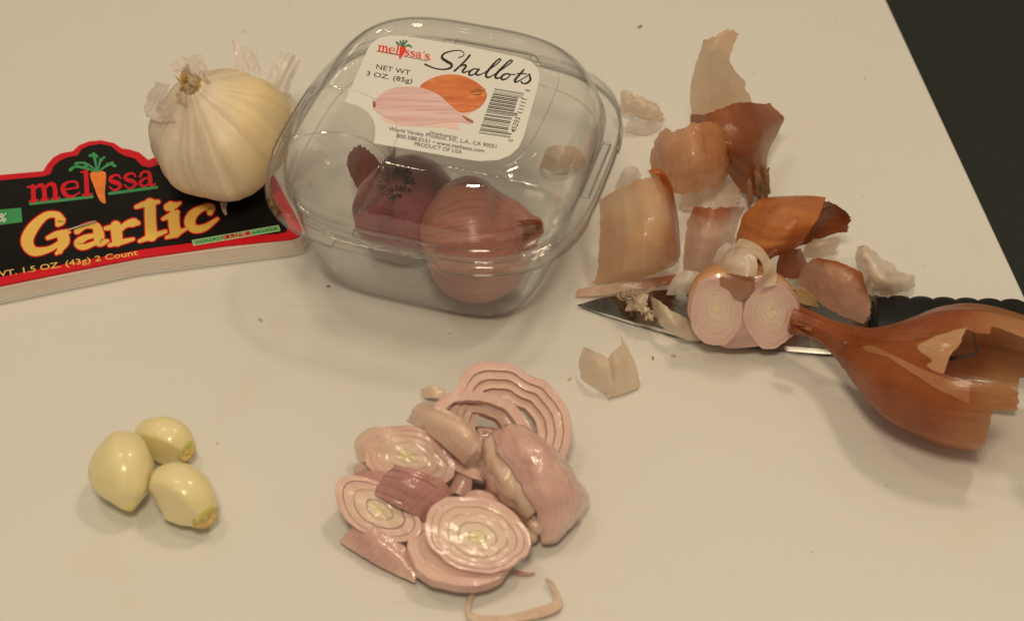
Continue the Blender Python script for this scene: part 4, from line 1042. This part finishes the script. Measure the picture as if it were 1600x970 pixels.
# ------------------------------------------------------------------ big empty husk
def make_husk():
    r = empty('shallot_husk', W(1440, 650, 0), 'big empty reddish shallot husk with torn open end, nearest right', 'shallot husk')
    C = [(1240, 500, 15), (1262, 506, 15.5), (1292, 519, 16), (1330, 540, 16.5), (1372, 562, 18), (1420, 578, 20), (1475, 585, 21.5), (1530, 590, 22), (1590, 598, 22), (1650, 606, 21)]
    R = [4.4, 3.7, 3.7, 5.9, 10.7, 16.3, 19.7, 20.5, 19.2, 16.3]
    c6 = lambda x, y: cc(x, y, 1200, 360, 2.695)
    hole = [c6(*p) for p in ((832, 412), (870, 430), (935, 436), (940, 400), (1000, 420), (1200, 500), (1200, 1000), (905, 1000), (900, 905), (925, 860), (935, 800), (955, 740), (990, 712), (1020, 690), (1046, 684), (1010, 655), (985, 645), (930, 650), (880, 640), (735, 604), (752, 560), (770, 520), (795, 490), (815, 450))]
    hole_up = [c6(*p) for p in ((1080, 450), (1085, 640), (1300, 650), (1300, 380), (1110, 430))]
    def keep(p, uv):
        n = Vector((p.x, p.y, p.z))
        px, py = PIX(p)
        j = 3.0 * nz(p.x * .5, p.y * .5, p.z * .5) + 1.6 * nz(p.x * 1.7, p.y * 1.7, p.z * 1.7)
        near = uv[0] and True
        ctr = axisc(uv[1])
        front = (p - ctr).dot(CAM - ctr) > 0
        upper = False
        if front and inpoly(px + j, py + j * .7, hole): return False
        if not front and px + 2 * j > 1590 and py > 590: return False
        if not front and py > 640 and px + 2 * j > 1530: return False
        return px < 1668
    def axisc(s): return cr([W(*c) for c in C], s)
    def sec(t, s):
        return 1 + .03 * math.cos(2 * t + .5) + (.06 * math.cos(5 * t + 8 * s) + .05 * math.cos(8 * t) if s < .35 else .012 * math.cos(9 * t + 2)) + .03 * nz(math.cos(t) * 2, math.sin(t) * 2, s * 4)
    loft('outer_skin', C, R, R, SK_husk, r, sec=sec, ns=330, nt=300, caps=False, keep=keep)
    q = lambda x, y, z: c6(x, y) + (z,)
    # torn upper layers of skin, lying just above the one below
    def over(name, poly, g, mat):
        P = [c6(*p) for p in poly]
        def kp(p, uv):
            px, py = PIX(p); jj = 2.0 * nz(p.x * .6, p.y * .6, p.z * .6) + 1.2 * nz(p.x * 2, p.y * 2, p.z * 2)
            ctr = axisc(uv[1])
            return (p - ctr).dot(CAM - ctr) > 0 and inpoly(px + jj, py + jj * .7, P)
        loft(name, C, [q * g for q in R], [q * g for q in R], mat, r, sec=sec, ns=330, nt=300, caps=False, keep=kp)
    over('peeled_strip', [(622, 486), (700, 446), (836, 408), (818, 450), (797, 490), (772, 520), (756, 560), (740, 606), (690, 588), (664, 566), (700, 548), (640, 512)], 1.018, SK_strip)
    over('peeled_strip', [(395, 490), (440, 484), (560, 540), (660, 588), (760, 628), (850, 660), (850, 730), (720, 672), (600, 596), (500, 530), (420, 512)], 1.016, SK_huskp)
    over('upper_layer', [(150, 430), (300, 430), (470, 390), (640, 340), (800, 336), (930, 380), (936, 436), (870, 432), (832, 410), (700, 446), (600, 470), (480, 470), (400, 480), (300, 520), (200, 470)], 1.010, SK_husk)
    # dark fibre bridging the tear
    pts = [W(*c6(762, 542), 31), W(*c6(850, 524), 33), W(*c6(878, 512), 34), W(*c6(872, 470), 37), W(*c6(866, 428), 40)]
    loft('dry_fibre', pts, [.8, .7, .6, .35, .25], [.4, .35, .3, .2, .15], M_root, r, world=True, ns=24, nt=8)
    # frayed neck end
    rnd = random.Random(5)
    for k in range(9):
        x, y = 1247 + rnd.uniform(-4, 10), 494 + rnd.uniform(-2, 22); z = 15 + rnd.uniform(-2, 5)
        patch('neck_strip', [[(x - 9, y - 3, z), (x - 9, y + 3, z)], [(x, y - 4, z + 1), (x, y + 4, z + 1)], [(x + 16, y + 2, z + .6), (x + 15, y + 10, z + .4)]], SK_brown, r, nu=6, nv=12, jag=(.3, .1, .1, .1), seed=k + 50, crinkle=.6, cscale=.4)
make_husk()

# ------------------------------------------------------------------ peelings
def peel(name, label, cat, parts, group=None, base=None):
    p0 = parts[0][0][0][0]
    r = empty(name, W(p0[0], p0[1], 0), label, cat, group)
    for k, (rows, mat, kw) in enumerate(parts):
        d = dict(seed=k * 3 + len(label), jag=(.05, .12, .06, .06)); d.update(kw); pn = d.pop('part', 'skin')
        d.setdefault('thick', 0); patch(pn, rows, mat, r, **d)
    return r
GS, GG = 'shallot skins in the peelings heap', 'garlic skins among the peelings'
def make_peelings():
    # tall piece at the back: brown cup with a pale tongue, woody stub
    r = peel('shallot_skin', 'tall shallot skin with pale tongue and brown base behind the heap', 'shallot skin', [
        ([[(1158, 300, 3), (1175, 306, 6), (1192, 304, 6), (1200, 296, 3)], [(1130, 262, 6), (1160, 268, 14), (1188, 262, 14), (1200, 245, 8)], [(1092, 228, 10), (1130, 240, 22), (1180, 232, 22), (1218, 205, 12)], [(1079, 196, 14), (1112, 208, 26), (1168, 196, 27), (1226, 182, 16)], [(1079, 178, 17), (1108, 176, 28), (1150, 160, 29), (1205, 160, 20)]], SK_brown, dict(jag=(0, .04, .02, .03), part='outer_layer')),
        ([[(1090, 222, 8), (1120, 230, 10), (1165, 225, 10), (1200, 212, 8)], [(1079, 180, 14), (1108, 186, 16), (1140, 180, 17), (1182, 168, 16)], [(1078, 132, 24), (1100, 132, 28), (1130, 128, 30), (1164, 124, 27)], [(1092, 84, 36), (1106, 88, 41), (1124, 84, 42), (1142, 96, 39)], [(1098, 62, 43), (1118, 54, 47), (1138, 44, 49), (1158, 52, 47)]], SK_tanp, dict(jag=(0, .05, .03, .10), part='tongue')),
    ], GS)
    rnd = random.Random(8)
    for k in range(8):
        x, y = 1172 + k * 4 + rnd.uniform(-2, 2), 262 + rnd.uniform(-8, 14); z = 15 + rnd.uniform(-2, 3)
        patch('woody_stub', [[(x - 3, y, z), (x + 3, y, z)], [(x - 4, y + 22, z - 4), (x + 4, y + 22, z - 4)], [(x - 1, y + 46, z - 9), (x + 5, y + 44, z - 9)]], M_stub, r, nu=5, nv=12, thick=.8, jag=(.3, .1, .1, .1), seed=k + 80, crinkle=.8, cscale=.3)
    # creased tan petal
    peel('shallot_skin', 'creased tan shallot skin in front of the tall brown one', 'shallot skin', [
        ([[(1012, 290, 6), (1035, 300, 12), (1075, 308, 14), (1110, 298, 12), (1140, 275, 8)], [(1014, 258, 12), (1040, 262, 21), (1080, 265, 25), (1120, 258, 23), (1150, 240, 15)], [(1020, 222, 18), (1042, 226, 27), (1078, 222, 32), (1116, 216, 30), (1154, 226, 19)], [(1036, 196, 22), (1055, 205, 28), (1080, 192, 34), (1112, 190, 33), (1142, 206, 23)]], mat_skin('creased_tan_skin', T(182, 112, 60, 1.1), T(206, 146, 90, 1.1), T(124, 60, 26), transl=.45, transp=.2, vs_=12, vamt=.35), dict(jag=(.1, .1, .08, .03), crease=1.6, cdir=4, crinkle=.9, part='skin')),
    ], GS)
    # big rolled tan piece at the left
    peel('shallot_skin', 'big rolled tan shallot skin standing beside the tub', 'shallot skin', [
        ([[(934, 312, 16), (968, 292, 24), (1006, 278, 28), (1030, 272, 26), (1044, 274, 18)], [(938, 340, 17), (974, 334, 27), (1016, 328, 32), (1046, 322, 28), (1054, 316, 18)], [(938, 386, 12), (974, 380, 23), (1016, 374, 28), (1052, 364, 24), (1062, 356, 14)], [(932, 430, 5), (970, 424, 13), (1014, 416, 17), (1052, 404, 15), (1064, 396, 8)], [(918, 446, 2), (964, 440, 5), (1010, 432, 7), (1046, 420, 6), (1060, 410, 3)]], SK_tan, dict(jag=(.03, .04, .03, .02), crease=.4, crinkle=.9, cscale=.06)),
        ([[(900, 452, 1), (940, 444, 4), (1000, 436, 6), (1058, 428, 5)], [(898, 464, 1), (940, 462, 2.5), (1000, 452, 4), (1060, 444, 3)]], SK_pink, dict(nv=10, jag=(.1, .1, .03, .05), part='rolled_edge')),
        ([[(1020, 300, 20), (1024, 274, 27), (1008, 268, 28)], [(1040, 300, 20), (1040, 274, 26), (1030, 262, 27)], [(1054, 330, 16), (1054, 300, 22), (1046, 284, 24)]], SK_orange, dict(part='fold', jag=(.1, .1, .1, .1))),
    ], GS)
    # middle pinkish piece
    peel('shallot_skin', 'pinkish shallot skin with orange edge in the middle of the heap', 'shallot skin', [
        ([[(1066, 424, 4), (1068, 384, 12), (1072, 350, 18), (1082, 322, 22)], [(1090, 430, 6), (1096, 388, 17), (1104, 352, 24), (1110, 322, 27)], [(1116, 420, 6), (1126, 384, 16), (1134, 350, 22), (1140, 322, 25)], [(1136, 404, 4), (1148, 376, 10), (1156, 348, 14), (1166, 322, 17)]], SK_pink, dict(crinkle=.6, jag=(.04, .08, .06, .06))),
    ], GS)
    # glossy orange cup
    peel('shallot_skin', 'glossy orange shallot skin cup on top of the heap', 'shallot skin', [
        ([[(1144, 396, 14), (1150, 360, 22), (1168, 328, 27), (1194, 310, 28)], [(1176, 420, 18), (1188, 382, 30), (1206, 340, 35), (1226, 306, 33)], [(1208, 404, 20), (1222, 382, 32), (1240, 344, 38), (1262, 308, 34)], [(1230, 400, 18), (1256, 376, 30), (1278, 344, 36), (1292, 309, 34)]], SK_orange, dict(jag=(.03, .04, .04, .0), crease=.9, cdir=10, part='outer_wall')),
        ([[(1244, 388, 12), (1258, 360, 16), (1272, 332, 24), (1288, 309, 33.0)], [(1300, 368, 10), (1302, 345, 14), (1305, 328, 20), (1304, 316, 27)], [(1328, 364, 9), (1328, 352, 14), (1332, 342, 18), (1322, 330, 23)]], mat_skin('dark_inner_skin', T(120, 52, 18), T(140, 68, 26), T(72, 26, 8), transl=.4, vs_=14), dict(jag=(.02, .16, .05, .12), part='inner_wall', crease=.4)),
    ], GS)
    peel('shallot_skin', 'small dark brown shallot skin scrap just below the orange cup', 'shallot skin', [
        ([[(1212, 432, 9), (1214, 410, 15), (1222, 390, 20)], [(1236, 436, 10), (1240, 412, 16), (1246, 388, 20)], [(1266, 436, 7), (1262, 410, 12), (1250, 386, 17)]], SK_brown, dict(jag=(.03, .05, .05, .05))),
    ], GS)
    # right piece
    peel('shallot_skin', 'shallot skin with pink inside and orange rim leaning on the knife', 'shallot skin', [
        ([[(1244, 440, 8), (1252, 420, 14), (1262, 408, 19), (1276, 402, 21)], [(1268, 466, 10), (1288, 440, 19), (1302, 420, 24), (1316, 410, 25)], [(1300, 488, 10), (1318, 462, 19), (1334, 440, 24), (1346, 424, 24)], [(1352, 508, 10), (1360, 494, 14), (1362, 478, 16), (1350, 438, 20)]], SK_pink2(), dict(jag=(.03, .06, .04, .04), crinkle=.5)),
    ], GS)
    # translucent yellow loop between half shallot and right piece
    peel('shallot_skin', 'thin yellow translucent strip beside the halved shallot', 'shallot skin', [
        ([[(1240, 470, 14), (1242, 446, 18)], [(1262, 478, 12), (1262, 452, 17)], [(1282, 480, 10), (1274, 462, 15)]], mat_skin('yellow_film', T(206, 160, 90, 1.1), T(214, 174, 108, 1.1), T(170, 110, 50), transl=.4, transp=.3, vs_=8), dict(jag=(.1, .2, .1, .1))),
    ], GS)
    # garlic skins
    peel('garlic_skin', 'white garlic skin scrap lying behind the knife handle', 'garlic skin', [
        ([[(1340, 462, 3), (1338, 430, 10), (1334, 402, 14), (1338, 384, 15)], [(1366, 466, 8), (1360, 432, 17), (1352, 400, 20), (1352, 382, 18)], [(1396, 466, 9), (1386, 440, 18), (1374, 416, 19), (1366, 392, 14)], [(1424, 456, 6), (1416, 440, 11), (1402, 424, 12), (1384, 406, 8)], [(1436, 438, 4), (1430, 430, 7), (1418, 426, 8), (1396, 418, 5)]], SK_garlic, dict(jag=(.04, .16, .12, .06), crinkle=.8, crease=.8, cdir=5)),
    ], GG)
    peel('garlic_skin', 'white folded garlic skin resting on top of the halved shallot', 'garlic skin', [
        ([[(1110, 430, 24), (1122, 405, 28), (1138, 388, 30), (1148, 378, 31)], [(1138, 428, 31), (1144, 408, 34), (1152, 392, 35), (1158, 380, 34)], [(1164, 432, 33), (1164, 412, 35.5), (1166, 394, 36), (1168, 382, 35)], [(1182, 434, 32), (1184, 418, 34.5), (1184, 402, 35.5), (1178, 388, 34.5)]], SK_garlic, dict(jag=(.04, .05, .04, .06), crinkle=.5, part='front_fold')),
        ([[(1146, 384, 31.5), (1154, 372, 31)], [(1170, 392, 35.5), (1172, 376, 33)], [(1190, 412, 36), (1192, 388, 34)], [(1192, 434, 34), (1206, 412, 33)], [(1188, 446, 31), (1214, 430, 30)], [(1194, 450, 29.5), (1212, 446, 29)]], SK_garlic_y, dict(jag=(.03, .05, .05, .05), part='back_fold', nu=20)),
        ([[(1112, 412, 22), (1120, 392, 26), (1136, 378, 28)], [(1128, 408, 26), (1136, 392, 29), (1148, 382, 31)]], SK_paper, dict(part='side_fold')),
    ], GG)
    peel('garlic_skin', 'crumpled white garlic scrap on the knife blade near its tip', 'garlic skin', [
        ([[(966, 458, 5), (976, 452, 8), (992, 456, 7)], [(978, 472, 5), (988, 464, 11), (1002, 466, 8)], [(988, 482, 5), (998, 474, 11), (1008, 474, 8)], [(1002, 492, 5), (1010, 484, 9), (1016, 486, 6)], [(1014, 505, 4), (1020, 500, 5), (1024, 498, 5)]], SK_garlic, dict(jag=(.2, .2, .12, .12), crinkle=2.4, cscale=.34, crease=2.0, cdir=6)),
        ([[(968, 462, 4), (985, 458, 5), (1010, 452, 5), (1048, 442, 5)], [(975, 470, 4), (990, 464, 6), (1012, 456, 6), (1046, 436, 7)]], SK_garlic_y, dict(nv=8, jag=(.2, .2, .1, .2), crinkle=1, cscale=.3)),
    ], GG)
    peel('garlic_skin', 'curved yellowish garlic skin left of the halved shallot on the blade', 'garlic skin', [
        ([[(1017, 460, 11), (1019, 475, 8), (1022, 490, 5)], [(1032, 470, 13), (1034, 492, 10), (1036, 512, 5)], [(1050, 482, 12), (1052, 506, 10), (1056, 526, 4)], [(1072, 496, 9), (1076, 514, 7), (1080, 534, 3)], [(1092, 508, 6), (1096, 522, 5), (1104, 532, 3)]], SK_garlic_y, dict(jag=(.05, .1, .1, .1), crinkle=.6)),
    ], GG)
    peel('garlic_skin', 'folded pale garlic skin lying alone in front of the knife', 'garlic skin', [
        ([[(906, 590, 1), (905, 562, 5), (912, 540, 9)], [(926, 604, 1.5), (926, 572, 9), (930, 548, 13)], [(942, 614, 1.5), (948, 584, 8), (952, 560, 11)], [(950, 625, 1), (962, 608, 3.5), (964, 586, 5)]], SK_garlic_y, dict(jag=(.04, .05, .08, .06), crinkle=.5, part='left_fold')),
        ([[(950, 622, 1), (956, 590, 6), (950, 562, 10)], [(974, 616, 1.2), (966, 578, 9), (958, 548, 14)], [(994, 608, 1), (984, 572, 8), (970, 536, 15)], [(1001, 600, 1), (990, 560, 10), (966, 516, 18)]], SK_garlic_y, dict(jag=(.04, .04, .03, .02), crinkle=.4, part='right_fold')),
    ], GG)
    peel('garlic_skin', 'blurred white garlic skin behind the right side of the tub', 'garlic skin', [
        ([[(962, 178, 1), (968, 160, 7), (966, 142, 9)], [(985, 182, 4), (992, 160, 13), (985, 140, 13)], [(1010, 190, 3), (1012, 170, 10), (1005, 152, 11)], [(1042, 192, 1), (1040, 178, 5), (1030, 162, 6)]], SK_garlic, dict(jag=(.05, .12, .1, .1), crinkle=1.2, cscale=.25)),
        ([[(975, 205, .6), (1005, 212, .6), (1030, 205, .6)], [(978, 190, 3), (1005, 192, 4), (1040, 188, 2)]], SK_paper, dict(jag=(.1, .1, .1, .1))),
    ], GG)
    peel('garlic_skin', 'small grey garlic skin between the tub and the rolled tan skin', 'garlic skin', [
        ([[(958, 300, 1), (975, 296, 3), (1000, 292, 3)], [(964, 280, 6), (980, 272, 9), (1004, 276, 6)], [(975, 262, 9), (985, 258, 11), (998, 262, 9)]], SK_paper, dict(jag=(.05, .2, .1, .1), crinkle=.8)),
    ], GG)
    peel('garlic_skin', 'yellowish garlic skin seen through the right side of the tub', 'garlic skin', [
        ([[(842, 262, 1), (846, 244, 5), (852, 230, 7)], [(868, 268, 3), (870, 244, 9), (872, 226, 11)], [(896, 264, 3), (898, 242, 8), (896, 228, 9)], [(915, 256, 1), (914, 242, 4), (908, 232, 5)]], SK_garlic_y, dict(crinkle=1.0)),
    ], GG)
    peel('garlic_skin', 'yellow white garlic skin peeking out below the dark end of the orange cup', 'garlic skin', [
        ([[(1252, 402, 4), (1256, 386, 9), (1262, 372, 12)], [(1280, 404, 6), (1284, 386, 12), (1290, 372, 13)], [(1306, 396, 4), (1310, 380, 8), (1314, 368, 9)]], SK_garlic_y, dict(crinkle=.8)),
    ], GG)
    peel('garlic_skin', 'greyish see-through garlic skin between the rolled tan skin and halved shallot', 'garlic skin', [
        ([[(1040, 462, 3), (1048, 440, 7), (1060, 424, 9)], [(1066, 462, 4), (1072, 440, 9), (1080, 422, 11)], [(1088, 456, 4), (1094, 438, 8), (1098, 426, 9)]], SK_paper, dict(crinkle=.5)),
    ], GG)
    peel('garlic_skin', 'flat pale skin lying under the creased tan skin and middle piece', 'garlic skin', [
        ([[(1062, 330, .8), (1064, 306, 3), (1070, 296, 4)], [(1105, 332, 1), (1110, 300, 5), (1115, 286, 6)], [(1160, 322, 1), (1160, 300, 3), (1156, 286, 3)]], SK_garlic, dict(crinkle=.5)),
    ], GG)
def SK_pink2():
    return mat_skin('pink_inside_skin', T(208, 160, 120, 1.2), T(192, 138, 98, 1.2), T(156, 90, 54), gloss=.26, transl=.4, edge=T(160, 80, 26), coat=.8)
make_peelings()

# ------------------------------------------------------------------ crumbs on the board
def make_crumbs():
    spots = [(407, 500, .9, 'tiny yellow crumb on the board below the tub shadow'), (513, 448, .7, 'speck of brown skin in the shadow left of the tub'), (1052, 556, .8, 'tiny brown crumb just below the knife blade'),
             (1000, 42, 1.2, 'tiny orange crumb on the board behind the tub'), (890, 592, .9, 'speck of skin left of the lone garlic skin'), (1020, 560, .6, 'smallest pale crumb between the lone garlic skin and the blade'), (775, 498, 1.3, 'brown skin flake at the foot of the tub')]
    for k, (x, y, s, lab) in enumerate(spots):
        c = W(x, y, .3); rnd = random.Random(k); V = []; F = []
        a = rnd.uniform(0, 3)
        d = Vector((math.cos(a), math.sin(a), 0)); n = Vector((-d.y, d.x, 0))
        for j in range(4):
            t = j / 3 - .5; w = s * .4 * (1 - abs(t) * 1.2) * rnd.uniform(.7, 1.3)
            for sgn in (-1, 1): V.append(c + d * (t * s * 1.6) + n * (sgn * w) + Vector((0, 0, .25 * math.sin(j + k) + .2)))
        for j in range(3): F.append((2 * j, 2 * j + 1, 2 * j + 3, 2 * j + 2))
        o = obj('crumb', V, F, SK_orange if k % 2 else SK_garlic_y, thick=.35, uv=[(0, 0)] * len(V))
        tag(o, lab, 'crumb', 'crumbs on the board')
make_crumbs()
